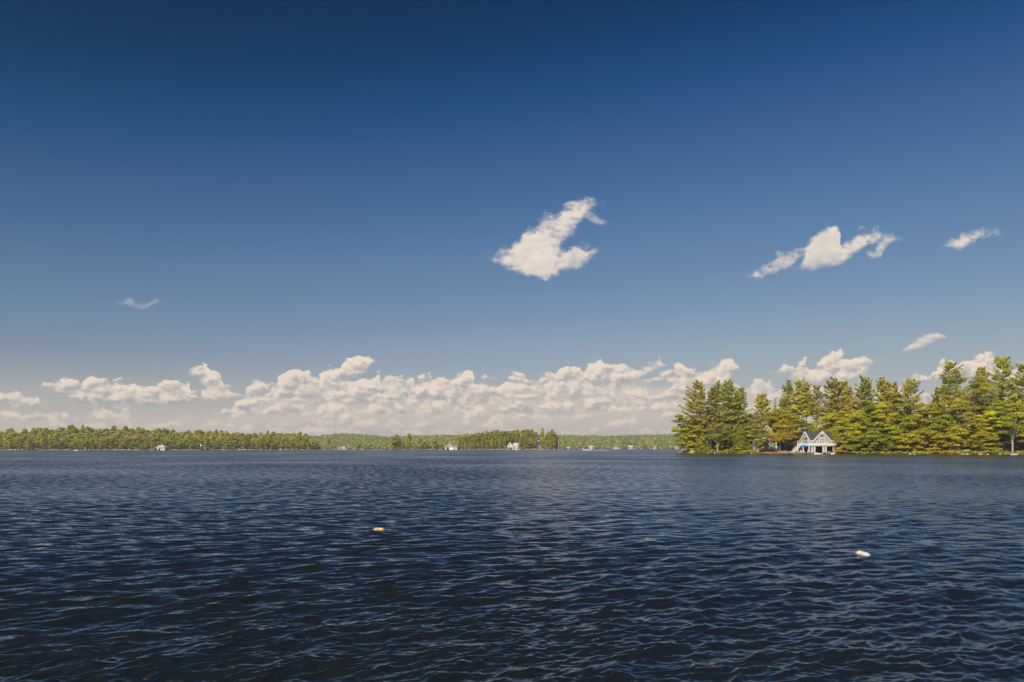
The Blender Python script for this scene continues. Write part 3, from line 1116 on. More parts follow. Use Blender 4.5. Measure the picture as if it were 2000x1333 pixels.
# kind, bearing, top row, crown width in photo pixels, metres back from the water, bare share of the stem, leaf, label, extra
T = [
    # the tip
    ('pine', 1367, 746, 46, 14, .22, 'pine', "tall pine with ragged drooping boughs, leftmost of the tall pines on the point", dict(sway=.45)),
    ('pine', 1388, 757, 30, 20, .28, 'pine', "slender pine second from the left of the point, a little lower than its neighbours", {}),
    ('pine', 1406, 748, 34, 25, .34, 'pine', "tall dense pine, third from the left end of the point", {}),
    ('pine', 1425, 745, 38, 18, .44, 'pine', "tall pine with long bare dark stem above the olive tree with the sunlit trunk", {}),
    ('pine', 1442, 759, 36, 22, .26, 'pine', "broad pine with level boughs, last of the tall cluster left of the cottage", dict(sway=.3)),
    ('tree', 1337, 808, 36, 5, .10, 'maple', "yellow green tree leaning over the water at the left tip of the point", dict(lean=-1.6)),
    ('tree', 1351, 824, 28, 9, .10, 'maple', "small yellow maple just inside the left tip of the point", {}),
    ('tree', 1341, 846, 26, 3, .03, 'green', "low dark green tree at the waterline of the left tip", dict(low=True)),
    ('conifer', 1372, 846, 38, 3, .02, 'green', "dark green shaggy cedar low at the shore below the leftmost pine", {}),
    ('tree', 1402, 828, 40, 7, .34, 'olive', "olive brown tree with warm sunlit trunk near the left end of the shore", dict(trunk_r=.42)),
    ('conifer', 1447, 831, 42, 4, .02, 'cedar', "broad yellow green cedar cone beside the left end of the cottage", dict(dens=22)),
    ('tree', 1387, 800, 34, 22, .18, 'green', "green tree filling the gap under the second and third pines of the point", {}),
    ('tree', 1425, 818, 40, 24, .12, 'green', "dark green tree in the shade behind the sunlit olive tree", {}),
    ('tree', 1462, 806, 34, 30, .15, 'maple', "yellow green tree behind the broad cedar cone", {}),
    # around the cottage
    ('tree', 1481, 810, 30, 26, .22, 'bare', "thin grey brown half bare tree over the left end of the cottage", dict(nclump=22, per=75)),
    ('pine', 1488, 771, 36, 34, .25, 'pine', "mid height pine with wide feathery top behind the cottage", {}),
    ('conifer', 1514, 777, 18, 38, .2, 'pine', "narrow pointed spruce between the two pines behind the cottage", {}),
    ('pine', 1528, 777, 24, 36, .22, 'pine', "short pine just right of the narrow spruce", {}),
    ('tree', 1514, 802, 42, 34, .15, 'olive', "olive tree rising behind the cottage gable", {}),
    ('tree', 1540, 806, 46, 22, .2, 'orange', "big orange tinged maple between the cottage and the boathouse", {}),
    ('tree', 1523, 846, 46, 6, .52, 'orange', "small layered orange maple with sunlit trunk before the dark cabin", dict(flat=.35, nclump=22, trunk_r=.2)),
    ('tree', 1485, 861, 13, 4, .3, 'green', "young green sapling in front of the cottage deck", dict(nclump=12, per=70)),
    ('tree', 1500, 840, 21, 7, .40, 'maple', "slim yellow green sapling crossing the cottage front", dict(nclump=12, per=70)),
    ('tree', 1477, 827, 32, 9, .16, 'olive', "olive tree screening the left wall of the cottage", dict(nclump=26)),
    ('tree', 1490, 839, 19, 8, .30, 'green', "slim dark green tree before the middle of the cottage front", dict(nclump=18, per=110)),
    # behind the boathouse
    ('pine', 1543, 746, 26, 34, .40, 'pine', "tall narrow pine, left one of the close pair left of the boathouse roof", {}),
    ('pine', 1556, 743, 38, 27, .42, 'pine', "tallest pine left of the boathouse roof, right one of the close pair", {}),
    ('pine', 1575, 749, 28, 30, .50, 'pine', "high crowned pine directly over the left gable of the boathouse", {}),
    ('pine', 1594, 753, 26, 27, .48, 'pine', "thin pine with bare stem against the sky over the boathouse ridge", dict(dens=19)),
    ('pine', 1622, 740, 40, 22, .30, 'pine', "tall full pine over the middle gable of the boathouse", {}),
    ('pine', 1646, 746, 32, 27, .28, 'pine', "pine just right of the tall full pine over the boathouse", {}),
    ('pine', 1660, 757, 28, 24, .25, 'pine', "lower pine at the right end of the group over the boathouse", {}),
    ('tree', 1566, 815, 42, 26, .14, 'olive', "olive brown tree behind the left gable of the boathouse", {}),
    ('tree', 1588, 822, 30, 27, .10, 'maple', "yellow tree peeping over the boathouse ridge", {}),
    ('tree', 1622, 806, 46, 17, .10, 'maple', "broad yellow green maple behind the right end of the boathouse roof", {}),
    # the mass right of the boathouse
    ('tree', 1648, 818, 40, 5, .05, 'maple', "yellow maple standing at the right corner of the boathouse", dict(low=True)),
    ('tree', 1646, 852, 28, 2, .02, 'orange', "low orange maple at the water beside the boathouse dock", dict(low=True)),
    ('tree', 1671, 800, 42, 12, .08, 'maple', "leafy yellow green maple below the lower pine right of the boathouse", {}),
    ('tree', 1674, 838, 36, 3, .03, 'maple', "low spreading yellow maple at the shore below the round topped pine", dict(low=True)),
    ('pine', 1689, 740, 42, 24, .16, 'pine', "dense round topped pine right of the boathouse", dict(top=.36)),
    ('tree', 1697, 790, 40, 14, .08, 'green', "green maple under the dense round topped pine", {}),
    ('tree', 1706, 842, 36, 3, .03, 'green', "dark green low tree at the shore left of the yellow maple thicket", dict(low=True)),
    ('pine', 1719, 738, 28, 26, .2, 'pine', "tall pine with small knob top, left of two close pines", {}),
    ('pine', 1733, 745, 24, 27, .2, 'pine', "pine close on the right of the knob topped pine", {}),
    ('tree', 1726, 782, 42, 15, .08, 'maple', "bright green maple under the knob topped pine", {}),
    ('tree', 1738, 832, 40, 4, .03, 'green', "deep green tree low at the shore under the two close pines", dict(low=True)),
    ('pine', 1748, 749, 28, 25, .18, 'pine', "blunt pine at the left shoulder of the dip in the treeline", {}),
    ('tree', 1757, 761, 38, 18, .08, 'olive', "tall olive broadleaf beside the blunt pine at the dip in the treeline", {}),
    ('tree', 1768, 812, 38, 8, .05, 'maple', "yellow maple below the tall olive broadleaf", {}),
    ('tree', 1772, 846, 34, 3, .03, 'maple', "low bright yellow maple at the shore under the lone bare stemmed pine", dict(low=True)),
    ('pine', 1780, 743, 36, 32, .56, 'pine', "lone open pine with bare stem standing clear above the dip in the treeline", dict(dens=20, lift=.2)),
    ('tree', 1795, 786, 42, 16, .08, 'olive', "olive maple under the lone open pine", {}),
    ('tree', 1806, 836, 38, 4, .03, 'orange', "orange tinged maple low at the shore in the middle of the dip", dict(low=True)),
    ('tree', 1819, 785, 38, 18, .08, 'maple', "yellow green tree at the right side of the dip in the treeline", {}),
    ('pine', 1832, 760, 28, 27, .15, 'pine', "shorter pine leaning on the left side of the tallest ragged pine", {}),
    ('pine', 1853, 712, 58, 23, .20, 'pine', "very tall ragged pine with long bare-tipped left boughs before the bright cloud", dict(sway=.5)),
    ('tree', 1842, 808, 42, 10, .05, 'green', "dark green tree at the foot of the very tall ragged pine", {}),
    ('tree', 1833, 848, 30, 3, .03, 'orange', "small round orange tree at the shore left of the stone steps", dict(low=True)),
    ('tree', 1876, 776, 42, 15, .08, 'olive', "olive tree right of the very tall ragged pine", {}),
    ('tree', 1868, 832, 38, 6, .05, 'maple', "thin yellow green tree behind the stone steps", {}),
    ('tree', 1906, 730, 58, 22, .06, 'olive', "massive dome shaped olive tree left of the tallest pine on the right", dict(nclump=60)),
    ('pine', 1914, 716, 30, 32, .3, 'pine', "thin pine top poking out above the dome shaped olive tree", {}),
    ('tree', 1901, 812, 40, 8, .06, 'maple', "sunlit yellow maple in front of the dome shaped olive tree", {}),
    ('tree', 1930, 800, 42, 11, .08, 'maple', "yellow green layered maple under the tallest pine on the right", dict(flat=.35)),
    ('tree', 1926, 838, 38, 4, .04, 'maple', "low yellow maple over the orange shrubs left of the dark hollow", dict(flat=.35, low=True)),
    ('pine', 1957, 702, 62, 25, .12, 'pine', "tallest broad pine near the right edge of the photo", dict(top=.38)),
    ('tree', 1950, 782, 46, 16, .08, 'green', "green tree deep under the tallest broad pine", {}),
    ('tree', 1978, 806, 54, 10, .40, 'green', "dark green leaning tree with grey forked trunk over the covered boat", dict(lean=1.8, stems=2, trunk_r=.24)),
    ('pine', 1998, 714, 42, 26, .14, 'pine', "pine cut by the right edge of the photo", {}),
    ('tree', 1992, 780, 44, 18, .1, 'olive', "olive tree at the right edge below the cut off pine", {}),
    # outside the frame, to the right
    ('pine', 2034, 722, 46, 24, .2, 'pine', "tall pine standing just beyond the right edge of the photo", {}),
    ('tree', 2030, 800, 50, 9, .1, 'maple', "yellow maple just beyond the right edge of the photo", {}),
    ('pine', 2086, 735, 46, 26, .2, 'pine', "second pine beyond the right edge of the photo", {}),
    ('tree', 2075, 790, 54, 12, .1, 'green', "green maple well beyond the right edge of the photo", {}),
    ('tree', 2130, 782, 60, 14, .08, 'olive', "olive tree farthest beyond the right edge of the photo", {}),
]


def build_near_trees():
    for i, (kind, px, top, w, off, basef, leaf, label, ex) in enumerate(T):
        D = near_D(px) + off
        g = near_g(off)
        h = zat(top, D) - g
        r = w / 2.0 / F * D
        loc = at(px, D, g)
        seed = 1000 + i * 17
        if kind == 'pine':
            a, c = pine(h, r * 1.42, basef, seed, **ex)
            nm, cat = 'pine_tree', 'tree'
        elif kind == 'conifer':
            a, c = conifer(h, r, basef, seed, **ex)
            nm, cat = 'cedar_tree', 'tree'
        else:
            area = r * h * (1 - basef)
            n = int(min(90, max(14, 12 + area * .50)))
            a, c = broadleaf(h, r * 1.36, basef, seed, **{**dict(nclump=n, per=150, low=basef < .16), **ex})
            nm, cat = 'broadleaf_tree', 'tree'
        bark = BARK_PALE if ex.get('trunk_r') else BARK
        plant(nm, loc, a, c, leaf, label, cat, bark=bark)
    # the wood behind, which closes the gaps between the stems
    rng = np.random.default_rng(77)
    for j, px in enumerate(np.arange(1350, 2140, 25.0)):
        px = px + rng.uniform(-6, 6)
        if 1578 < px < 1604: continue
        off = rng.uniform(42, 56)
        D = near_D(px) + off
        top = interp(px, [(1350, 812), (1460, 806), (1560, 808), (1620, 800), (1760, 792), (1840, 796), (1950, 770), (2140, 780)]) + rng.uniform(-6, 8)
        h = zat(top, D) - near_g(off)
        a, c = broadleaf(h, rng.uniform(4.6, 6.0), .0, 5000 + j, nclump=48, per=60, leaf=.48, low=True)
        plant('broadleaf_tree', at(px, D, near_g(off)), a, c, 'green', "dark green tree deep in the wood behind the front trees of the point", 'tree', "trees deep in the wood on the point")


    # young growth under the wood, dark against the open lake behind
    for j, px in enumerate(np.arange(1356, 2140, 16.0)):
        px = px + rng.uniform(-4, 4)
        if 1468 < px < 1516 or 1555 < px < 1612: continue
        off = rng.uniform(20, 34)
        D = near_D(px) + off
        a, c = conifer(rng.uniform(4.0, 6.5), rng.uniform(2.4, 3.4), .0, 6000 + j, leaf=.42, dens=8, power=.5)
        plant('young_fir', at(px, D, near_g(off)), a, c, 'green', "young dark fir in the undergrowth behind the front trees of the point", 'tree', "undergrowth firs on the point")


build_near_trees()


def shrub(px, off, w, h, leaf, seed, label, group, dense=1.0):
    rng = np.random.default_rng(seed)
    C_, N_, T_ = [], [], []
    n = max(5, int(w * 3.0))
    for k in range(n):
        c = np.array([rng.uniform(-.5, .5) * w, rng.uniform(-.35, .35) * min(w, 2.4), h * rng.uniform(.25, .68)])
        c[2] *= 1 - (2 * c[0] / w) ** 2 * .45
        q = int(36 * dense)
        d = rng.normal(0, 1, (q, 3))
        d /= np.linalg.norm(d, axis=1, keepdims=True)
        d[:, 2] = np.abs(d[:, 2]) * .9 - .25
        C_.append(c + d * np.array([.55, .5, .42 * h]) * rng.uniform(.5, 1.05, q)[:, None])
        N_.append(d + rng.normal(0, .5, (q, 3)) + np.array([0, 0, .4]))
        T_.append(np.clip(rng.normal(.5, .15, q) + rng.normal(0, .2), 0, 1))
    v = rhombs(np.concatenate(C_), np.concatenate(N_), .24, .75, rng)
    segs = [((x * .1, 0, -.4), (x * 1.25, rng.uniform(-.2, .2), h * .55), .05, .02) for x in np.linspace(-.32, .32, 4) * w]
    D = near_D(px) + off
    o = empty('shrub', at(px, D, near_g(off) - .1), label, 'shrub', 0, group)
    link('stem', mesh_np('stem', *tubes_np(segs, 4), BARK, True), o)
    link('foliage', mesh_np('foliage', v, quads_for(v), LEAF[leaf], False, attrs=[('tone', 'FACE', np.concatenate(T_))]), o)


def build_shrubs():
    # bearing, back from water, width m, height m, leaf
    L1 = "low yellow shrub along the waterline between the sunlit olive tree and the cottage"
    for i, (px, off, w, h, lf) in enumerate([(1412, 1.6, 3.6, 2.0, 'orange'), (1424, 1.4, 4.0, 2.3, 'maple'), (1436, 1.3, 3.6, 1.9, 'orange'), (1448, 1.3, 3.6, 1.8, 'maple'), (1459, 1.5, 3.2, 1.7, 'olive')]):
        shrub(px, off, w, h, lf, 300 + i, L1, "yellow shrubs left of the cottage")
    shrub(1473, 1.4, 4.2, 2.9, 'maple', 320, "round bright yellow shrub, last one before the bare sandy shore of the cottage", None)
    shrub(1552, 5.0, 2.6, 1.9, 'maple', 321, "small yellow green shrub beside the boathouse stairs", None)
    shrub(1392, 1.0, 3.6, 2.4, 'green', 322, "dark green shrub under the olive tree with the sunlit trunk", None)
    shrub(1357, 1.2, 3.8, 2.4, 'green', 323, "dark green shrub beside the pale boulder at the left tip", None)
    L2 = "low orange shrub along the waterline below the very tall ragged pine"
    for i, (px, w, h, lf) in enumerate([(1818, 3.2, 1.7, 'orange'), (1830, 3.4, 2.1, 'orange'), (1842, 3.2, 1.8, 'olive'), (1853, 3.2, 2.0, 'orange'), (1864, 3.0, 1.8, 'orange'), (1875, 3.0, 1.7, 'maple'), (1886, 3.0, 1.9, 'orange'), (1897, 3.0, 1.6, 'orange'), (1908, 3.0, 1.6, 'orange'), (1919, 2.8, 1.4, 'orange')]):
        shrub(px, 1.0, w, h, lf, 340 + i, L2, "orange shrubs below the very tall pine")
    L3 = "low shore shrub in the shade between the boathouse dock and the orange shrubs"
    for i, (px, w, h, lf) in enumerate([(1654, 2.8, 1.4, 'orange'), (1668, 3.2, 1.5, 'maple'), (1683, 3.2, 1.4, 'olive'), (1698, 3.2, 1.4, 'orange'), (1713, 3.2, 1.5, 'green'), (1727, 2.8, 1.3, 'orange'), (1742, 3.2, 1.5, 'green'), (1758, 3.2, 1.5, 'maple'), (1773, 3.2, 1.4, 'olive'), (1788, 3.2, 1.5, 'maple'), (1803, 3.0, 1.5, 'green')]):
        shrub(px, 1.0, w, h, lf, 360 + i, L3, "shade shrubs right of the dock")
    L4 = "dark green shrub along the shaded shore near the covered boat"
    for i, (px, w, h, lf) in enumerate([(1931, 3.0, 2.2, 'green'), (1942, 3.0, 2.4, 'green'), (1953, 3.0, 1.9, 'green'), (1963, 2.6, 1.6, 'maple')]):
        shrub(px, 1.2, w, h, lf, 380 + i, L4, "dark shrubs left of the covered boat")
    shrub(1996, 3.0, 3.6, 1.6, 'orange', 390, "orange grassy shrub right of the covered boat at the edge of the photo", None)
    for i, px in enumerate((2012, 2040, 2070)):
        shrub(px, 1.2, 4.0, 1.8, 'maple', 395 + i, "shore shrub beyond the right edge of the photo", "shrubs beyond the photo")


build_shrubs()

ROCK = simple("pale granite", (.36, .29, .225), .85, .3, 1.2, bump=.4)


def rock(loc, sx, sy, sz, seed, label, group=None, mat=None):
    bm = bmesh.new()
    bmesh.ops.create_icosphere(bm, subdivisions=2, radius=1)
    rng = random.Random(seed)
    ks = [(Vector([rng.gauss(0, 1) for _ in range(3)]).normalized(), rng.uniform(.62, .95)) for _ in range(9)]
    for v in bm.verts:
        for d, lim in ks:
            t = v.co.dot(d)
            if t > lim: v.co -= d * (t - lim) * .9
        v.co = Vector((v.co.x * sx, v.co.y * sy, v.co.z * sz))
    me = bpy.data.meshes.new('rock')
    bm.to_mesh(me)
    bm.free()
    me.materials.append(mat or ROCK)
    o = link('rock', me, None, loc)
    o.rotation_euler = (0, 0, rng.uniform(0, 6))
    return tag(o, label, 'rock', group)


def build_near_rocks():
    rng = random.Random(8)
    rock(at(1354, near_D(1354) - .3, .5), 2.0, 1.5, 1.6, 1, "big pale boulder at the waterline of the left tip of the point")
    for px, w in ((1383, .7), (1396, .6), (1420, .5), (1443, .7), (1452, .5), (1468, .6)):
        rock(at(px, near_D(px) - .4, .15), w, w * .8, .45, int(px), "small pale rock at the waterline below the yellow shrubs left of the cottage", "rocks left of the cottage")
    for px, w in ((1777, .8), (1786, .6), (1880, 1.0), (1889, .8), (1915, 1.1), (1929, .6)):
        rock(at(px, near_D(px) - .4, .15), w, w * .8, .5, int(px), "low pale rock at the waterline below the orange shrubs", "rocks below the orange shrubs")
    for px, w in ((1953, .6), (1964, .5)):
        rock(at(px, near_D(px) - .4, .2), w, w * .8, .5, int(px), "small sunlit rock at the waterline left of the covered boat", "rocks by the covered boat")
    for i, (px, w, off, z) in enumerate(((1528, .9, 6, .9), (1534, .7, 7, 1.0), (1540, .8, 5, .8), (1546, .7, 6, .9), (1521, .7, 8, 1.0))):
        rock(at(px, near_D(px) + off, z), w, .7, .55, i + 40, "grey boulder in the rockery between the cottage and the boathouse stairs", "rockery boulders")
    # steps of stone by the tall pine
    for i, (px, off) in enumerate(((1862, 4.5), (1866, 5.6), (1870, 6.8), (1885, 5.0), (1891, 6.0))):
        rock(at(px, near_D(px) + off, .5 + off * .22), 1.7, .9, .38, i + 60, "flat orange lit stone of the steps below the very tall ragged pine", "stone steps")


build_near_rocks()


# ------------------------------------------------------------------ paint and timber
WHITE = simple("white painted trim", (.78, .75, .70), .5, .06, 2.0)
SHINGLE = simple("grey cedar shingle", (.37, .35, .335), .85, .16, 6.0)
ROOF = simple("charcoal roof shingle", (.064, .058, .058), .85, .25, 5.0)
DARK = simple("dark stained boards", (.022, .022, .024), .7, .25, 2.0)
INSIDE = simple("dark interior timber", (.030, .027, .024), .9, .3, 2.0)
TIMBER = simple("weathered dock timber", (.30, .20, .115), .85, .25, 2.5)
GLASS, _nt, _b = material("dark window glass")
_b.inputs['Base Color'].default_value = (.015, .018, .022, 1)
_b.inputs['Roughness'].default_value = .08
BLUE = simple("blue canvas", (.020, .170, .480), .75, .08, 2.0)
GEL = simple("white gelcoat", (.80, .79, .76), .25, .03, 2.0)
TAN = simple("tan vinyl seats", (.52, .38, .26), .6, .1, 2.0)
PINK = simple("faded pink paint", (.62, .34, .36), .6, .08, 2.0)


def frame_rect(mb, u0, u1, w0, w1, t, v0, v1, bottom=True):
    """Four boards round an opening in the u-w plane."""
    mb.box(u0 - t, u0, v0, v1, w0, w1 + t)
    mb.box(u1, u1 + t, v0, v1, w0, w1 + t)
    mb.box(u0, u1, v0, v1, w1, w1 + t)
    if bottom: mb.box(u0, u1, v0, v1, w0 - t, w0)


def build_boathouse():
    root = empty('boathouse', at(1585, 341.5, .78), "grey shingled boathouse with white trim, two open slips and a gabled loft", 'boathouse', R(10))
    # ground floor: front wall with two slips, side and back walls
    W, Dp, H = 11.4, 9.0, 3.25
    s = [(1.75, 5.15, 2.62), (7.05, 10.05, 2.62)]
    mb = MB()
    for a, b in ((0, s[0][0]), (s[0][1], s[1][0]), (s[1][1], W)):
        mb.box(a, b, 0, .2, -.6, H)
    for a, b, h in s: mb.box(a, b, 0, .2, h, H)
    mb.box(W - .2, W, .2, Dp, -.6, H)
    mb.box(0, W, Dp, Dp + .2, -.6, H)
    # left side wall, with the side door and a wide open bay
    mb.box(0, .2, .2, .45, 0, H); mb.box(0, .2, 1.45, 3.0, 0, H); mb.box(0, .2, 6.0, Dp, 0, H)
    mb.box(0, .2, .45, 1.45, 2.3, H); mb.box(0, .2, 3.0, 6.0, 2.5, H)
    mb.build('wall', SHINGLE, root)
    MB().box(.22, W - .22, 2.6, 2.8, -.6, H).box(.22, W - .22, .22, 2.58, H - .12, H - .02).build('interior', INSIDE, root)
    # upper storey walls
    mb = MB()
    yv = .95
    mb.box(.12, W - .2, yv, yv + .15, 3.62, 5.25)
    mb.prism([(1.45, 5.252), (9.15, 5.252), (5.0, 9.0)], .12, .27, 'x')
    mb.box(.12, .27, 1.11, 9.1, 3.62, 5.25)
    mb.prism([(1.45, 5.252), (9.15, 5.252), (5.0, 9.0)], W - .35, W - .2, 'x')
    mb.box(W - .35, W - .2, 1.11, 9.1, 3.62, 5.25)
    mb.prism([(1.55, 5.252), (9.05, 5.252), (5.3, 8.75)], yv - .02, yv + .13, 'y')
    mb.build('upper_wall', SHINGLE, root)
    # roof planes
    ov = -.15
    mb = MB()
    def plane(a, b, c, d, th=.18):
        a, b, c, d = map(Vector, (a, b, c, d))
        n = (b - a).cross(d - a).normalized()
        if n.z < 0: n = -n
        mb.add([a, b, c, d, a - n * th, b - n * th, c - n * th, d - n * th], [(0, 1, 2, 3), (7, 6, 5, 4), (0, 4, 5, 1), (1, 5, 6, 2), (2, 6, 7, 3), (3, 7, 4, 0)])
    RZ, EZ = 9.25, 5.0
    plane((ov, .85, EZ), (W + .1, .85, EZ), (W + .1, 5.0, RZ), (ov, 5.0, RZ))
    plane((ov, 9.35, EZ - .1), (W + .1, 9.35, EZ - .1), (W + .1, 5.0, RZ + .002), (ov, 5.0, RZ + .002))
    mb.build('roof', ROOF, root)
    mb = MB()
    cu, hw = 5.3, 4.15
    plane((cu - hw, .55, EZ), (cu, .55, RZ + .03), (cu, 5.0, RZ + .03), (cu - hw, 1.2, EZ))
    plane((cu + hw, .55, EZ), (cu, .55, RZ + .028), (cu, 5.0, RZ + .028), (cu + hw, 1.2, EZ))
    mb.build('gable_roof', ROOF, root)
    # rake boards
    mb = MB()
    for sgn in (-1, 1):
        mb.bar((cu + sgn * (hw + .12), .47, EZ - .16), (cu, .47, RZ - .14), .14, .42, (0, 0, 1))
    mb.prism([(cu - .95, 8.05), (cu + .95, 8.05), (cu, 9.0)], .56, .66, 'y')
    mb.build('rake_board', WHITE, root)
    mb = MB()
    mb.bar((ov - .08, .72, EZ - .16), (ov - .08, 5.0, RZ - .14), .14, .42)
    mb.bar((ov - .08, 9.45, EZ - .26), (ov - .08, 5.0, RZ - .14), .14, .42)
    mb.prism([(4.05, 8.05), (5.95, 8.05), (5.0, 9.0)], ov + .01, ov + .1, 'x')
    mb.build('rake_board', WHITE, root)
    MB().box(0, cu - hw - .15, .70, .84, EZ - .22, EZ + .02).box(cu + hw + .15, W + .1, .70, .84, EZ - .22, EZ + .02).build('fascia', WHITE, root)
    # deck round two sides
    mb = MB()
    mb.box(-1.4, W + .15, -.35, .94, 3.30, 3.62)
    mb.box(-1.4, .11, .94, 9.0, 3.30, 3.62)
    mb.box(-1.46, W + .21, -.43, -.35, 2.98, 3.88)
    mb.box(-1.48, -1.4, -.35, 9.0, 2.98, 3.88)
    mb.build('deck', WHITE, root)
    mb = MB()
    posts = [(-1.38, -.38), (.0, -.38), (2.35, -.38), (4.7, -.38), (7.1, -.38), (9.4, -.38), (W + .1, -.38), (-1.38, 3.0), (-1.38, 8.9)]
    for u, v in posts: mb.box(u - .11, u + .11, v - .1, v + .1, 3.702, 5.02)
    mb.box(-1.50, W + .22, -.46, -.30, 5.02, 5.14)
    mb.box(-1.50, -1.28, -.30, 9.0, 5.02, 5.14)
    mb.box(-1.42, W + .14, -.41, -.35, 3.95, 4.03)
    for u in np.arange(-1.2, W, .55): mb.box(u - .014, u + .014, -.395, -.365, 4.03, 5.02)
    mb.build('railing', WHITE, root)
    for u, v in ((-1.32, -.25), (-1.32, 4.4), (-1.32, 8.8)):
        MB().box(u - .16, u + .16, v - .16, v + .16, -.1, 3.30).build('post', WHITE, root)
    # corner boards and slip frames
    mb = MB()
    for u in (-.03, W - .27): mb.box(u, u + .3, -.04, -.002, 0, 3.02)
    mb.box(.3, W - .3, -.05, -.003, 2.92, 3.02)
    mb.build('corner_board', WHITE, root)
    for a, b, h in s:
        mb = MB()
        frame_rect(mb, a, b, -.5, h, .36, -.07, -.003, False)
        mb.build('slip_frame', WHITE, root)
    # side door
    fr = MB().box(-.06, -.002, .33, .45, 0, 2.42).box(-.06, -.002, 1.45, 1.57, 0, 2.42).box(-.06, -.002, .45, 1.45, 2.3, 2.42).build('door_frame', WHITE, root)
    MB().box(.04, .1, .46, 1.44, .02, 2.28).build('door', DARK, fr)
    # loft doors under an arched light
    fd = MB()
    frame_rect(fd, 4.45, 6.35, 3.70, 6.20, .22, .85, .928, False)
    fd.box(5.30, 5.50, .85, .928, 3.70, 6.20)
    for a in (4.452, 5.502):
        fd.box(a, a + .16, .85, .928, 3.70, 6.198); fd.box(a + .69, a + .846, .85, .928, 3.70, 6.198)
        fd.box(a + .16, a + .69, .85, .928, 3.70, 4.15)
    f = fd.build('loft_door', WHITE, root)
    for a in (4.615, 5.665):
        MB().box(a, a + .525, .885, .927, 4.152, 6.19).build('pane', GLASS, f)
    MB().box(3.45, 7.35, .76, .926, 6.44, 6.70).build('lintel', WHITE, root)
    arc = lambda r0, a0=0, a1=180, n=14: [(5.4 + r0 * math.cos(R(a0 + (a1 - a0) * i / n)), 6.74 + r0 * .82 * math.sin(R(a0 + (a1 - a0) * i / n))) for i in range(n + 1)]
    o_, i_ = arc(1.22), arc(.95)
    mb = MB()
    for k in range(len(o_) - 1):
        mb.prism([o_[k], o_[k + 1], i_[k + 1], i_[k]], .82, .927, 'y')
    f = mb.build('arched_window', WHITE, root)
    MB().prism(i_, .88, .925, 'y').build('pane', GLASS, f)
    # tall window in the left gable
    mb = MB()
    for v in (3.2, 4.35, 5.5, 6.6): mb.box(.02, .118, v, v + .16, 3.64, 6.75)
    mb.box(.02, .118, 3.2, 6.76, 6.752, 7.0)
    f = mb.build('gable_window', WHITE, root)
    for v in (3.362, 4.512, 5.662): MB().box(.07, .116, v, v + .97, 3.9, 6.74).build('pane', GLASS, f)
    # stairs down to the left
    mb = MB()
    n = 14
    for k in range(n):
        mb.box(-1.52 - .27 * (k + 1), -1.52 - .27 * k, 5.2, 6.4, 3.55 - .245 * k - .05, 3.55 - .245 * k)
    for v in (5.12, 6.42):
        mb.bar((-1.5, v, 3.40), (-1.5 - .27 * n, v, .05), .08, .34)
        mb.bar((-1.5, v, 4.55), (-1.5 - .27 * n, v, 1.15), .09, .1)
        for k in range(0, n + 1, 2):
            u = -1.55 - .27 * k
            mb.box(u - .04, u + .04, v - .04, v + .04, 3.4 - .245 * k, 4.52 - .245 * k)
    mb.build('stairs', WHITE, root)
    return root


BH = build_boathouse()
BHM = Matrix.Translation(at(1585, 341.5, .78)) @ Matrix.Rotation(R(10), 4, 'Z')


def bh(u, v, w): return BHM @ Vector((u, v, w))


def build_dock():
    mb = MB()
    for a, b in ((-11.2, 1.9), (5.0, 7.2), (9.9, 13.6)):
        mb.box(a, b, -2.6, -.06, -.16, -.03)
        mb.box(a, b, -2.68, -2.6, -.42, -.03)
    mb.box(-11.2, -.4, -.06, 6.9, -.16, -.03)
    planks = mb.build('dock', TIMBER)
    planks.matrix_world = BHM
    tag(planks, "long low brown timber dock along the front of the boathouse", 'dock')
    mb = MB()
    for u in np.arange(-11.0, 13.6, 1.9):
        if 2.0 < u < 5.0 or 7.3 < u < 9.9: continue
        for v in (-2.45, -.4): mb.box(u - .13, u + .13, v - .13, v + .13, -1.6, -.17)
    mb.build('piles', INSIDE, planks)


build_dock()


def build_umbrella():
    o = empty('patio_umbrella', bh(-3.6, .2, -.03), "blue patio umbrella open on the dock left of the boathouse", 'umbrella')
    MB().tube([(0, 0, 0), (0, 0, 3.5)], .035, 8).build('pole', WHITE, o)
    mb = MB()
    n, R0 = 8, 1.55
    rim = [(R0 * math.cos(2 * math.pi * (k + .5) / n), R0 * math.sin(2 * math.pi * (k + .5) / n), 2.62) for k in range(n)]
    mid = [(x * .5, y * .5, 3.13) for x, y, z in rim]
    top = (0, 0, 3.42)
    vs = rim + mid + [top] + [(x, y, z - .22) for x, y, z in rim]
    fs = []
    for k in range(n):
        j = (k + 1) % n
        fs += [(k, j, n + j, n + k), (n + k, n + j, 2 * n), (k, 2 * n + 1 + k, 2 * n + 1 + j, j)]
    mb.add(vs, fs).build('canopy', BLUE, o)
    # a table under it
    t = empty('patio_table', bh(-3.1, .2, -.03), "small white patio table under the blue umbrella", 'table')
    MB().tube([(0, 0, .70), (0, 0, .74)], .55, 16).build('tabletop', WHITE, t)
    for a in range(3):
        MB().bar((.4 * math.cos(a * 2.1), .4 * math.sin(a * 2.1), 0), (.1 * math.cos(a * 2.1), .1 * math.sin(a * 2.1), .70), .05).build('leg', WHITE, t)


build_umbrella()


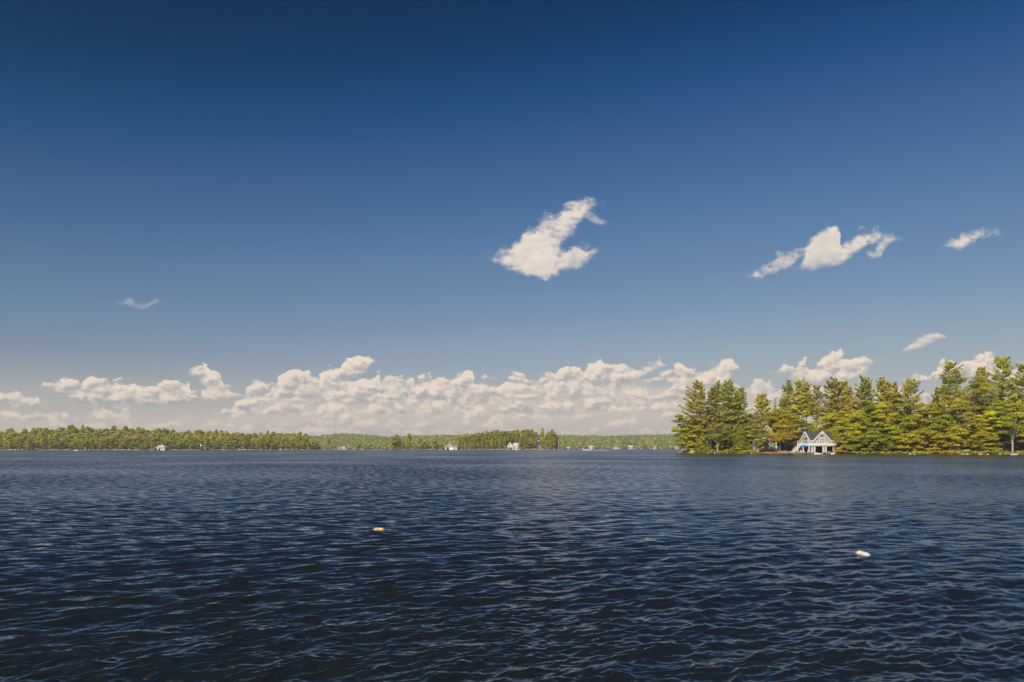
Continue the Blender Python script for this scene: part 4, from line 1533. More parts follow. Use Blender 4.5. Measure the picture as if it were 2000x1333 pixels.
def deck_chair(loc, rz, mat, label):
    """A slatted lawn chair with a fan back and broad arms."""
    o = empty('deck_chair', loc, label, 'chair', rz)
    mb = MB()
    for k in range(5): mb.box(-.27, .27, -.35 + k * .15, -.22 + k * .15, .36 - k * .035, .385 - k * .035)
    mb.build('seat', mat, o)
    mb = MB()
    for k in range(5):
        x = -.24 + k * .12
        mb.bar((x * .8, .30, .24), (x * 1.15, .62, 1.0 - abs(k - 2) * .06), .10, .022, (1, 0, 0))
    mb.build('backrest', mat, o)
    for sx in (-1, 1):
        MB().box(sx * .37 - .07, sx * .37 + .07, -.42, .42, .56, .585).build('arm', mat, o)
        MB().box(sx * .33 - .03, sx * .33 + .03, -.38, -.30, 0, .56).build('leg', mat, o)
        MB().bar((sx * .33, -.32, .36), (sx * .33, .62, .04), .05, .1).build('leg', mat, o)
    return o


deck_chair(bh(4.35, .45, 3.62), R(20), PINK, "pink lawn chair on the boathouse deck left of the loft doors")
deck_chair(bh(6.65, .45, 3.62), R(0), WHITE, "white lawn chair on the boathouse deck right of the loft doors")
deck_chair(bh(-4.9, -.6, -.03), R(25), WHITE, "white lawn chair on the dock left of the blue umbrella")
deck_chair(bh(-2.0, -.9, -.03), R(0), WHITE, "white lawn chair on the dock between the blue umbrella and the boathouse")


# ------------------------------------------------------------------ boats
def hull_mesh(L, B, H, mats, name, parent, stern=.85, sheer=.25, n=11):
    """Planing or round hull along x, bow at +x, keel at z=-0.35H."""
    rings = []
    for i in range(n):
        t = i / (n - 1)
        x = -L / 2 + L * t
        b = B / 2 * (stern + (1 - stern) * min(1, t * 2.2)) * (1 - max(0, (t - .45) / .55) ** 2.2) + .015
        k = -.38 * H + .75 * H * max(0, (t - .6) / .4) ** 2.2
        top = H * .62 + sheer * H * max(0, t - .3) ** 1.6
        z = lambda q: k + (top - k) * q
        rings.append([(x, -b, z(1)), (x, -b * .97, z(.6)), (x, -b * .78, z(.22)), (x, 0, k), (x, b * .78, z(.22)), (x, b * .97, z(.6)), (x, b, z(1)), (x, 0, z(1) + .02 * H)])
    mb = MB()
    mb.loft(rings)
    return mb.build(name, mats, parent, smooth_=False), rings


def runabout(loc, rz, L, B, label, hull=None, seats=None, cover=None, group=None, windshield=True, bow_cover=None, motor=True):
    o = empty('motor_boat', loc, label, 'boat', rz, group)
    H = B * .48
    hull_mesh(L, B, H, hull or GEL, 'hull', o)
    if cover:
        mb = MB()
        rings = []
        for t, w, z in ((-.44, .70, .05), (-.30, .92, .42), (-.05, .98, .52), (.2, .84, .40), (.36, .5, .18)):
            b = B / 2 * w
            z0 = H * .66
            rings.append([(L * t, b * math.cos(a), z0 + z * H * math.sin(a)) for a in [math.pi * k / 7 for k in range(8)]])
        mb.loft(rings).build('cover', cover, o, smooth_=True)
        return o
    mb = MB()
    mb.box(-.40 * L, .12 * L, -.36 * B, .36 * B, H * .655, H * .70)
    mb.build('cockpit_floor', seats or TAN, o)
    for x in (-.30, -.08):
        for y in (-.2, .2):
            mb = MB().box(x * L - .28, x * L + .25, y * B - .25, y * B + .25, H * .702, H * .95).box(x * L - .30, x * L - .16, y * B - .25, y * B + .25, H * .952, H * 1.35)
            mb.build('seat', seats or TAN, o)
    if windshield:
        mb = MB()
        a, b_ = B * .40, H * 1.45
        mb.add([(.10 * L, -a, H * .72), (.22 * L, -a * .55, H * .78), (.22 * L, a * .55, H * .78), (.10 * L, a, H * .72), (.04 * L, -a, b_), (.14 * L, -a * .55, b_), (.14 * L, a * .55, b_), (.04 * L, a, b_),
                (.085 * L, -a, H * .72), (.205 * L, -a * .5, H * .78), (.205 * L, a * .5, H * .78), (.085 * L, a, H * .72), (.03 * L, -a, b_), (.13 * L, -a * .5, b_), (.13 * L, a * .5, b_), (.03 * L, a, b_)],
               [(0, 1, 5, 4), (1, 2, 6, 5), (2, 3, 7, 6), (8, 12, 13, 9), (9, 13, 14, 10), (10, 14, 15, 11), (4, 5, 13, 12), (5, 6, 14, 13), (6, 7, 15, 14)])
        mb.build('windshield', GLASS, o)
    if bow_cover:
        MB().prism([(.2 * L, H * .72), (.36 * L, H * .80), (.33 * L, H * 1.5), (.23 * L, H * 1.4)], -.3 * B, .3 * B, 'y').build('bow_cover', bow_cover, o)
    if motor:
        MB().box(-.56 * L, -.50 * L, -.16, .16, H * .1, H * 1.1).build('motor', DARK, o)
    return o


runabout(bh(.9, -3.7, -.80), R(-8), 3.6, 1.5, "small white motor boat tied across the dock at the left slip of the boathouse", seats=TAN)
runabout(bh(8.5, -1.4, -.78), R(-78), 4.6, 1.9, "white motor boat with tan seats, bow out of the right slip of the boathouse", seats=TAN)
runabout(at(1982.5, 308.5, .02), R(4), 3.0, 1.3, "small white rowing boat under a slate blue cover on the shore at the right edge", cover=simple("slate blue boat cover", (.10, .14, .20), .7, .1), motor=False)
runabout(at(1333, 470, 0), R(176), 5.0, 2.0, "white moored boat half hidden behind the left tip of the point", seats=TAN)
runabout(at(148.5, 815, 0), R(180), 4.4, 1.9, "white motor boat on the open water off the far left shore", seats=GEL)
SPEED_D = 960
runabout(at(1143, SPEED_D, .25), R(180), 7.4, 2.5, "white speedboat with orange bow cover running left across the lake", seats=TAN, bow_cover=simple("orange canvas", (.62, .20, .09), .7, .08))


def build_wake():
    """Spray and broken white water behind the speedboat."""
    rng = np.random.default_rng(9)
    c, n = [], []
    for a, b, cnt, hgt in ((1146, 1157, 420, .75), (1160, 1179, 160, .26), (1181, 1190, 50, .2)):
        x = rng.uniform(a, b, cnt)
        D = SPEED_D + rng.normal(0, .9, cnt)
        z = np.abs(rng.normal(0, hgt * .5, cnt)) * (1 - .6 * (x - a) / (b - a)) + .03
        c.append(np.stack([(x - 1000) / F * D, D, z], -1))
        n.append(rng.normal(0, 1, (cnt, 3)))
    v = rhombs(np.concatenate(c), np.concatenate(n), .42, .7, rng)
    o = link('wake', mesh_np('wake', v, quads_for(v), simple("white water", (.82, .82, .82), .6, .05)))
    tag(o, "white spray and foam trailing behind the speedboat", 'wake', kind='stuff')


build_wake()


def kayak(loc, rz, L, mat, label, name='kayak', roll=0):
    o = empty(name, loc, label, name.replace('_', ' '), rz)
    rings = []
    for i in range(11):
        t = i / 10
        s = math.sin(math.pi * t) ** .6
        b = .33 * s + .01
        up = .16 * abs(2 * t - 1) ** 3
        rings.append([(L * (t - .5), b * math.cos(a), .16 + up + .17 * (s + .05) * math.sin(a)) for a in [2 * math.pi * k / 10 for k in range(10)]])
    MB().loft(rings).build('hull', mat, o, smooth_=True)
    mb = MB()
    pts = [(.42 * math.cos(a), .22 * math.sin(a), .345) for a in [2 * math.pi * k / 14 for k in range(15)]]
    mb.tube(pts, .03, 6, False)
    c = mb.build('cockpit_rim', INSIDE, o)
    return o


KAY_Y = simple("lime yellow plastic", (.50, .60, .03), .4, .06)
KAY_O = simple("orange plastic", (.80, .20, .03), .4, .06)
kayak(at(1543, 345.0, .02), R(6), 3.0, KAY_Y, "lime yellow kayak at the left end of the boathouse dock")
kayak(at(1499, near_D(1499) + 2.2, .30), R(8), 2.6, KAY_O, "orange kayak lying on the sandy shore before the cottage, left one of two")
kayak(at(1503.5, near_D(1503) + 3.6, .36), R(-6), 2.4, KAY_O, "orange kayak lying on the sandy shore before the cottage, right one of two")
kayak(at(1981.5, 318, .55), R(3), 2.6, simple("green canoe paint", (.02, .22, .10), .4, .06), "green canoe lying behind the covered boat at the right edge", 'canoe')
pb = empty('paddle_board', at(1556, 344, .08), "white and turquoise paddle board floating off the end of the boathouse stairs", 'paddle board', R(5))
MB().loft([[(3.0 * (t - .5), (.36 * math.sin(math.pi * t) ** .5 + .01) * math.cos(a), .05 * math.sin(a) + .05 * max(0, t - .8)) for a in [2 * math.pi * k / 8 for k in range(8)]] for t in [i / 8 for i in range(9)]]).build('board', GEL, pb, smooth_=True)
MB().box(-1.05, -.2, -.30, .30, .051, .062).build('deck_pad', simple("turquoise foam", (.02, .40, .58), .7, .05), pb)


# ------------------------------------------------------------------ houses on the point
def house(name, loc, rz, w, d, h, rise, wall, roof, label, cat, ridge='x', over=.4, windows=(), doors=(), trim=WHITE, base=-1.5):
    """Gabled house: front at y=0 facing -y; ridge along x or y."""
    o = empty(name, loc, label, cat, rz)
    mb = MB()
    mb.box(0, w, 0, d, base, h)
    if ridge == 'x': mb.prism([(0, h + .002), (d, h + .002), (d / 2, h + rise - .1)], 0, w, 'x')
    else: mb.prism([(0, h + .002), (w, h + .002), (w / 2, h + rise - .1)], 0, d, 'y')
    mb.build('wall', wall, o)
    mb = MB()
    th = .16
    if ridge == 'x':
        for s in (0, 1):
            e = -over if s == 0 else d + over
            k = rise / (d / 2) * over
            mb.prism([(e, h - k + .04), (d / 2, h + rise + .04), (d / 2, h + rise + th + .04), (e, h - k + th + .04)], -over, w + over, 'x')
    else:
        for s in (0, 1):
            e = -over if s == 0 else w + over
            k = rise / (w / 2) * over
            mb.prism([(e, h - k + .04), (w / 2, h + rise + .04), (w / 2, h + rise + th + .04), (e, h - k + th + .04)], -over, d + over, 'y')
    mb.build('roof', roof, o)
    if ridge == 'y' and trim:
        k = rise / (w / 2) * over
        mb = MB()
        mb.bar((-over, -over - .06, h - k), (w / 2, -over - .06, h + rise), .1, .3)
        mb.bar((w + over, -over - .06, h - k), (w / 2, -over - .06, h + rise), .1, .3)
        mb.build('rake_board', trim, o)
    for x0, x1, z0, z1 in windows:
        mb = MB()
        frame_rect(mb, x0, x1, z0, z1, .12, -.06, -.002)
        f = mb.build('window', trim or wall, o)
        MB().box(x0, x1, -.03, -.003, z0, z1).build('pane', GLASS, f)
    for x0, x1, z0, z1, m in doors:
        MB().box(x0, x1, -.05, -.003, z0, z1).build('door', m, o)
    return o


def build_cottage():
    D = near_D(1498) + 20
    mpx = D / F
    x0 = (1481 - 1000) * mpx
    z0 = zat(873, D)
    w, h, rise = 8.2, 5.6, 4.9
    c = house('cottage', (x0, D, z0), 0, w, 9.0, h, rise, SHINGLE, ROOF, "grey gabled cottage with white porch half hidden among the trees left of the boathouse", 'cottage', 'y', .7,
              windows=[(3.2, 4.9, 5.7, 7.6), (.8, 2.4, .9, 2.6), (3.2, 4.6, .6, 2.7)], base=-2.2)
    MB().box(-.4, w + .4, -2.1, -.07, 3.55, 3.85).build('porch_roof', WHITE, c)
    for x in (-.2, 2.6, 5.3, 8.2):
        MB().box(x - .14, x + .14, -2.0, -1.72, .0, 3.55).build('porch_post', WHITE, c)
    MB().box(5.9, 6.3, -2.25, -2.11, 3.86, 6.6).box(4.7, 6.3, -.12, -.06, 6.6, 6.85).build('upper_trim', WHITE, c)
    mb = MB().box(-3.6, w + .4, -3.4, -.07, -.22, -.02)
    for x in np.arange(-3.6, w + .3, .34): mb.box(x, x + .22, -3.42, -3.36, -1.5, -.221)
    mb.build('porch_deck', simple("silver grey deck boards", (.36, .34, .32), .85, .15), c)
    mb = MB()
    for k in range(7): mb.box(6.4, 7.7, -3.5 - .28 * (k + 1), -3.5 - .28 * k, -.1 - .2 * k - .06, -.1 - .2 * k)
    mb.bar((6.3, -3.5, .75), (6.3, -5.4, -.6), .09).bar((7.8, -3.5, .75), (7.8, -5.4, -.6), .09)
    for x in (6.3, 7.8):
        for t in (0, .5, 1): mb.box(x - .05, x + .05, -3.55 - 1.85 * t, -3.45 - 1.85 * t, -.25 - 1.3 * t, .75 - 1.35 * t)
    mb.build('porch_steps', WHITE, c)
    D = near_D(1545) + 17
    house('cabin', ((1529 - 1000) / F * D, D, near_g(17)), R(4), 8.2, 6.0, 3.0, 1.5, DARK, ROOF, "low dark stained cabin between the cottage and the boathouse", 'cabin', 'x', .5,
          windows=[(1.2, 2.4, 1.0, 2.2), (4.8, 6.2, 1.0, 2.2)], trim=simple("dull grey trim", (.20, .19, .18), .7, .1))
    D = near_D(1965) + 14
    house('shed', ((1957 - 1000) / F * D, D, near_g(14)), R(2), 5.6, 5.0, 3.2, 1.4, DARK, ROOF, "dark shed in deep shade behind the leaning tree at the right edge", 'shed', 'x', .4, doors=[(3.4, 4.4, 0, 2.1, INSIDE)], trim=None)


build_cottage()


# ------------------------------------------------------------------ buoys
def buoy(px, py, L, rad, rz, tilt, sink, main, stain, label, bands, rope):
    D = CAMH * F / (py - HOR)
    o = empty('buoy', at(px, D, 0), label, 'buoy', rz)
    o.rotation_euler = (0, tilt, rz)
    prof = [(-.5, .16), (-.485, .30), (-.45, .52), (-.40, .78), (-.34, .95), (-.28, 1.0), (-.02, 1.0), (0, .95), (.02, 1.0), (.28, 1.0), (.34, .95), (.40, .78), (.45, .52), (.485, .30), (.5, .16)]
    n = 24
    rings = [[(L * x, rad * r * math.cos(a), rad * r * math.sin(a) + rad * sink) for a in [2 * math.pi * k / n for k in range(n)]] for x, r in prof]
    m, nt, b = material(main[0])
    nd, lk = nt.nodes, nt.links
    tc = nd.new('ShaderNodeTexCoord')
    sp = nd.new('ShaderNodeSeparateXYZ')
    lk.new(tc.outputs['Object'], sp.inputs[0])
    no = nd.new('ShaderNodeTexNoise')
    no.inputs['Scale'].default_value = 22
    no.inputs['Detail'].default_value = 5
    lk.new(tc.outputs['Object'], no.inputs['Vector'])
    ad = nd.new('ShaderNodeMath')
    ad.operation = 'MULTIPLY_ADD'
    ad.inputs[1].default_value = rad * .9
    lk.new(no.outputs['Fac'], ad.inputs[0])
    sb = nd.new('ShaderNodeMath')
    sb.operation = 'MULTIPLY'
    sb.inputs[1].default_value = -1
    lk.new(sp.outputs[2], sb.inputs[0])
    lk.new(sb.outputs[0], ad.inputs[2])
    mr = nd.new('ShaderNodeMapRange')
    mr.inputs[1].default_value, mr.inputs[2].default_value = rad * -.45, rad * .40
    lk.new(ad.outputs[0], mr.inputs[0])
    mx = nd.new('ShaderNodeMix')
    mx.data_type = 'RGBA'
    mx.inputs[6].default_value = (*main[1], 1)
    mx.inputs[7].default_value = (*stain, 1)
    lk.new(mr.outputs[0], mx.inputs[0])
    lk.new(mx.outputs[2], b.inputs['Base Color'])
    b.inputs['Roughness'].default_value = .45
    MB().loft(rings).build('float_body', m, o, smooth_=True)
    for s in (-1, 1):
        c = [(s * (L * .5 + rad * .12) + rad * .17 * math.cos(a), 0, rad * .17 * math.sin(a) + rad * sink) for a in [2 * math.pi * k / 12 for k in range(13)]]
        MB().tube(c, rad * .08, 6, False).build('end_eye', m, o, smooth_=True)
    for x in bands:
        c = [(x * L, rad * 1.012 * math.cos(a), rad * 1.012 * math.sin(a) + rad * sink) for a in [2 * math.pi * k / 20 for k in range(21)]]
        MB().tube(c, rad * .05, 5, False).build('rib', m, o, smooth_=True)
    s = rope
    MB().tube([(s * (L * .5 + rad * .25), 0, rad * sink), (s * (L * .5 + rad * .75), -.01, -.01), (s * (L * .5 + rad * .95), -.02, -.08), (s * (L * .5 + rad), -.02, -.6)], rad * .11, 6).build('rope', simple("brown mooring rope", (.30, .15, .05), .9, .2, 40), o, smooth_=True)
    return o


buoy(740.5, 1037, .35, .074, R(4), R(1), .30, ("cream float plastic", (.60, .43, .21)), (.36, .19, .02), "cream yellow capsule buoy with amber underside, left of the two on open water", (-.3, .3), -1)
buoy(1685, 1086.5, .335, .078, R(-20), R(15), .42, ("white float plastic", (.55, .53, .47)), (.22, .17, .10), "weathered white capsule buoy with brown rope, tilted, nearer of the two on the right", (-.29, .05, .29), 1)


# ------------------------------------------------------------------ far shores
def far_tree(kind, seed):
    """Small tree for the far shore: crown and stem in one mesh, 16 m tall, to be scaled."""
    rng = np.random.default_rng(seed)
    if kind == 'pine':
        w, c = pine(17, 4.0, .06, seed, leaf=.85, dens=6.5, top=.40)
        keep = 'pine'
    else:
        w, c = broadleaf(15, 4.4, .05, seed, leaf=.72, nclump=26, per=22, low=True)
        keep = kind
    v1, q1 = w
    v2, t2 = c
    verts = np.concatenate([v1, v2])
    q = np.concatenate([q1, quads_for(v2) + len(v1)])
    mi = np.concatenate([np.ones(len(q1)), np.zeros(len(v2) // 4)])
    tone = np.concatenate([np.zeros(len(q1)), t2])
    return mesh_np(kind + '_far', verts, q, [LEAF[keep], BARK], False, mi, [('tone', 'FACE', tone)])


FAR = {k: [far_tree(k, 9000 + 31 * i + hash_) for i in range(n)] for k, n, hash_ in (('green', 4, 1), ('maple', 4, 2), ('olive', 4, 3), ('pine', 5, 4), ('rust', 1, 5), ('orange', 2, 6))}
FAR_H = {'pine': 17.0}


def put_far(kind, px, D, z, h, label, group, rng, wscale=1.0, name=None):
    o = bpy.data.objects.new(name or ('pine_tree' if kind == 'pine' else 'broadleaf_tree'), FAR[kind][rng.integers(len(FAR[kind]))])
    COL.objects.link(o)
    o.location = at(px, D, z)
    s = h / FAR_H.get(kind, 15.0)
    o.scale = (s * wscale, s * wscale, s)
    o.rotation_euler = (0, 0, rng.uniform(0, 6.28))
    return tag(o, label, 'tree', group)


def merge_far(name, items, label, rng):
    """Trees beyond the ones told apart, as one wood."""
    V_, Q_, T_, M_ = [], [], [], []
    k = 0
    mats = [LEAF['green'], LEAF['maple'], LEAF['olive'], LEAF['pine'], BARK, LEAF['orange']]
    idx = {'green': 0, 'maple': 1, 'olive': 2, 'pine': 3, 'orange': 5, 'rust': 5}
    cache = {}
    for kind, px, D, z, h, ws in items:
        me = FAR[kind][rng.integers(len(FAR[kind]))]
        if me.name not in cache:
            co = np.empty(len(me.vertices) * 3, np.float32)
            me.vertices.foreach_get('co', co)
            lo = np.empty(len(me.loops), np.int32)
            me.loops.foreach_get('vertex_index', lo)
            mi = np.empty(len(me.polygons), np.int32)
            me.polygons.foreach_get('material_index', mi)
            to = np.empty(len(me.polygons), np.float32)
            me.attributes['tone'].data.foreach_get('value', to)
            cache[me.name] = (co.reshape(-1, 3), lo.reshape(-1, 4), mi, to)
        co, lo, mi, to = cache[me.name]
        s = h / FAR_H.get(kind, 15.0)
        a = rng.uniform(0, 6.28)
        ca, sa = math.cos(a), math.sin(a)
        x = co @ np.array([[ca * s * ws, sa * s * ws, 0], [-sa * s * ws, ca * s * ws, 0], [0, 0, s]], np.float32) + np.array(at(px, D, z), np.float32)
        V_.append(x)
        Q_.append(lo + k)
        T_.append(np.clip((to - .5) * .7 + .42 + rng.normal(0, .10), 0, 1))
        M_.append(np.where(mi == 1, 4, idx[kind]))
        k += len(co)
    o = link(name, mesh_np(name, np.concatenate(V_), np.concatenate(Q_), mats, False, np.concatenate(M_), [('tone', 'FACE', np.concatenate(T_))]))
    tag(o, label, 'wood', kind='stuff')
    return o


def strip(name, pxs, Dfun, gfun, offs, mat, seed):
    rng = np.random.default_rng(seed)
    vs = []
    for p in pxs:
        D0 = Dfun(p) + rng.normal(0, 1.0)
        for o in offs:
            z = -.9 if o < 0 else gfun(p, o) + (rng.normal(0, .12) if o > 0 else 0)
            D = D0 + o
            vs.append(((p - 1000) / F * D, D, z))
    n, k = len(pxs), len(offs)
    i = np.arange(n - 1)[:, None] * k + np.arange(k - 1)[None, :]
    q = np.stack([i, i + k, i + k + 1, i + 1], -1).reshape(-1, 4)
    o = link(name, mesh_np(name, np.array(vs), q, mat, True))
    return tag(o, kind='structure')


SHORE_MAT = ground_mat("pale shore rock and scrub", (.40, .31, .22), (.30, .22, .12), (.12, .13, .03), .06)
LEFT_TOP = [(-500, 846), (-300, 842), (0, 842), (60, 842), (90, 839), (150, 836), (200, 837), (240, 838), (290, 838), (330, 841), (380, 843), (440, 846), (500, 847), (550, 848), (590, 848), (604, 851), (614, 864), (640, 874)]
ISLE_TOP = [(880, 866), (893, 854), (905, 849), (925, 846), (945, 842), (960, 839), (985, 838), (1005, 839), (1020, 836), (1038, 837), (1050, 844), (1066, 847), (1075, 842), (1086, 846), (1092, 860), (1096, 874)]


def left_D(px): return interp(px, [(-500, 900), (0, 950), (300, 1010), (600, 1090), (640, 1110)])
def isle_D(px): return interp(px, [(600, 1120), (870, 1180), (1092, 1230), (1100, 1240)])


LEFT_DEPTH, ISLE_DEPTH = 130.0, 70.0


def left_g(px, off):
    back = max(0.0, zat(interp(px, LEFT_TOP), left_D(px) + LEFT_DEPTH) - 15.0)
    t = min(1, max(0, off) / LEFT_DEPTH)
    return .7 + back * t ** 1.15 - (max(0, off - LEFT_DEPTH) * .1)


def isle_g(px, off):
    back = max(0.0, zat(interp(px, ISLE_TOP), isle_D(px) + ISLE_DEPTH * .5) - 23.0) if px > 885 else 0
    t = min(1, max(0, off) / (ISLE_DEPTH * .5))
    return .6 + min(back, 6) * t - max(0, off - 45) * .04


def build_far_left():
    rng = np.random.default_rng(21)
    strip("terrain", np.arange(-520, 660, 9.0), left_D, left_g, [-4, 0, 3, 8, 20, 45, 80, 130, 200], SHORE_MAT, 5)
    kinds = ['green', 'maple', 'olive', 'green', 'green', 'olive', 'green', 'pine']
    words = {'green': "green broadleaf tree", 'maple': "yellow green broadleaf tree", 'olive': "olive broadleaf tree", 'pine': "dark pine", 'orange': "orange turning tree"}
    mass = []
    rows = 11
    for r in range(rows):
        off = 5 + r * (LEFT_DEPTH - 5) / (rows - 1)
        px = -505.0 + rng.uniform(0, 9)
        while px < 622:
            D = left_D(px) + off + rng.normal(0, 2.0)
            step = rng.uniform(7.0, 10.5) * 1000.0 / F / D * F * 1.0
            k = kinds[rng.integers(len(kinds))]
            if r >= 8 and rng.random() < .22: k = 'pine'
            h = rng.uniform(11, 16.5) * (1.18 if k == 'pine' else 1.0) * (.8 if r == 0 else 1.0)
            if r == rows - 1: h = rng.uniform(11.5, 16.5)
            lim = zat(interp(px, LEFT_TOP) - 1.5, D) - left_g(px, off)
            h = min(h, max(3.0, lim)) if px > 560 else h
            if r == 0 and -30 < px < 622:
                put_far(k, px, D, left_g(px, off) - .3, h, words[k] + " at the water's edge of the long far left shore", "front trees of the far left shore, " + words[k], rng, 1.35)
            else:
                mass.append((k, px, D, left_g(px, off) - .3, h, 1.35))
            px += step * rng.uniform(.8, 1.25)
    merge_far("forest", mass, "continuous wood of mixed trees covering the low hill of the far left shore", rng)
    # trees one can pick out on the skyline
    for px, top, k, lab in ((162, 831.5, 'pine', "lone dark pine sticking out highest on the far left skyline"), (247, 833.5, 'pine', "small round dark pine on the far left skyline right of the lone highest one"),
                            (75, 836.5, 'pine', "dark pine on the far left skyline near the left edge of the photo"), (422, 839.5, 'pine', "pointed pine on the middle of the far left skyline"),
                            (523, 842.5, 'pine', "pine group leader near the right part of the far left skyline"), (587, 844, 'pine', "last tall pine at the right end of the far left skyline")):
        off = LEFT_DEPTH - 8
        D = left_D(px) + off
        g = left_g(px, off)
        put_far(k, px, D, g, zat(top, D) - g, lab, None, rng, .75)
    for px, top, off, k, lab in ((268, 849, 30, 'rust', "rust coloured tree above the shore left of the white boathouse"), (288, 853, 26, 'rust', "brownish half dead tree above the left end of the white boathouse"),
                                 (436, 846, 90, 'orange', "tree with orange top on the far left skyline")):
        D = left_D(px) + off
        g = left_g(px, off)
        put_far(k, px, D, g, zat(top, D) - g + (3 if k == 'rust' else 0), lab, None, rng, .9)


build_far_left()


def build_isle():
    rng = np.random.default_rng(33)
    strip("shore", np.arange(622, 1098, 7.0), isle_D, lambda p, o: isle_g(p, o) * (1 if p < 1092 else .2), [-4, 0, 2, 6, 14, 30, 50, 80], SHORE_MAT, 6)
    mass = []
    words = {'green': "green broadleaf tree", 'maple': "yellow green broadleaf tree", 'olive': "olive broadleaf tree", 'pine': "pine"}
    kinds = ['pine', 'green', 'olive', 'pine', 'maple', 'olive']
    for r in range(6):
        off = 5 + r * 11.0
        px = 892 + rng.uniform(0, 6)
        while px < 1089:
            D = isle_D(px) + off
            g = isle_g(px, off)
            lim = zat(interp(px, ISLE_TOP) + rng.uniform(-1.5, 2.5), D) - g
            k = kinds[rng.integers(len(kinds))]
            full = (.55, .75, .9, 1, 1, 1)[r] * rng.uniform(.85, 1.0)
            h = max(4, lim * full)
            skip = r >= 2 and (1048 < px < 1068)
            if r < 1 and (988 < px < 1018 or 1044 < px < 1059): skip = True
            if not skip:
                if r == 0:
                    put_far(k, px, D, g - .3, h, words[k] + " at the shore of the wooded far island in the middle", "front trees of the far island, " + words[k], rng, .85)
                elif r >= 3 and k == 'pine' and rng.random() < .45:
                    put_far(k, px, D, g - .3, h, "tall pine on the crest of the wooded far island in the middle", "crest pines of the far island", rng, .75)
                else:
                    mass.append((k, px, D, g - .3, h, .85))
            px += rng.uniform(6.0, 10.0)
    merge_far("forest", mass, "wood of pines and broadleaf trees on the far island in the middle", rng)
    put_far('pine', 1060, isle_D(1060) + 30, 1.0, zat(838.5, isle_D(1060) + 30) - 1, "single pine standing clear against the sky near the right end of the far island", None, rng, .62)
    put_far('pine', 1078, isle_D(1078) + 10, 1.0, zat(841, isle_D(1078) + 10) - 1, "dense pine at the right end of the far island", None, rng, .95)
    # loose trees of the low spit
    for px, top, k, ws, lab in ((618, 867, 'green', 1.1, "small green tree at the left end of the low spit"), (641, 858, 'maple', .8, "slim yellow green tree standing alone left of the pale rock outcrop"),
                                (648, 869, 'green', 1.0, "bushy green tree just left of the pale rock outcrop"), (701, 866, 'maple', 1.5, "round yellow green tree right of the pale rock outcrop"),
                                (715, 869, 'olive', 1.3, "low olive tree between the two round trees of the spit"), (724, 867, 'maple', 1.3, "yellow green tree at the right of the round pair on the spit"),
                                (769, 856, 'green', .9, "dark green tree at the left of the pine clump on the spit"), (775, 851, 'pine', .95, "tallest pine of the clump in the middle of the spit"),
                                (782, 858, 'maple', .9, "yellow green tree at the right of the pine clump on the spit"), (799, 848.5, 'pine', .7, "tall narrow pine right of the clump on the spit"),
                                (811, 866, 'orange', 1.0, "small orange tree between the narrow pine and the olive pair"), (819, 855, 'olive', .8, "taller olive tree of the pair in the middle of the spit"),
                                (828, 860, 'maple', .8, "shorter yellow green tree of the pair in the middle of the spit"), (838, 858, 'green', .8, "green tree between the pair and the last pine of the spit"),
                                (850, 856, 'pine', .8, "last pine of the spit before the grey roofed boathouse"), (858, 868, 'orange', 1.1, "low orange bush tree beside the grey roofed boathouse")):
        D = isle_D(px) + rng.uniform(6, 16)
        put_far(k, px, D, .5, zat(top, D) - .5, lab, None, rng, ws * 1.45)
    for px in (690, 732, 741, 752, 760, 766, 788, 794, 805, 823, 833, 844, 854, 864):
        D = isle_D(px) + rng.uniform(8, 22)
        put_far(('olive', 'maple', 'green')[rng.integers(3)], px, D, .3, rng.uniform(6.0, 9.5), "low leafy bush among the loose trees of the low spit", "low bushes of the spit", rng, 1.5, 'shrub')['category'] = 'shrub'
    # rocks
    rock(at(672, isle_D(672) + 3, 1.0), 8.0, 4.5, 7.0, 5, "large pale rock outcrop on the low spit")
    rock(at(664, isle_D(664) + 2, .8), 4.0, 3.0, 4.2, 6, "smaller pale rock leaning on the left of the large outcrop")
    for i, px in enumerate((634, 655, 692, 708, 734, 745, 752, 763, 788, 806, 843, 858, 862)):
        rock(at(px, isle_D(px) + 1.0, .5), rng.uniform(1.8, 3.6), 2.0, rng.uniform(1.0, 2.0), 100 + i, "pale rock along the waterline of the low spit", "rocks along the low spit")
    for i, px in enumerate((902, 918, 935, 962, 970, 978, 1030, 1046, 1062, 1073, 1083)):
        rock(at(px, isle_D(px) + 1.0, .5), rng.uniform(1.8, 3.4), 2.0, rng.uniform(1.0, 1.8), 130 + i, "pale rock along the waterline of the wooded far island", "rocks along the far island")
    for i, px in enumerate((22, 30, 45, 98, 104, 112, 128, 168, 176, 192, 207, 226, 240, 252, 266, 330, 342, 366, 376, 418, 426, 436, 468, 478, 490, 496, 512, 528, 548, 560, 572, 590, 606)):
        rock(at(px, left_D(px) + .5, .5), rng.uniform(1.6, 4.2), 2.0, rng.uniform(.9, 2.0), 160 + i, "pale rock along the waterline of the far left shore", "rocks along the far left shore")


build_isle()

PALE = simple("pale painted boards", (.66, .62, .58), .6, .06)
GREYROOF = simple("pinkish grey roof", (.34, .28, .25), .8, .1)
LIGHTROOF = simple("light grey roof", (.50, .48, .46), .8, .08)


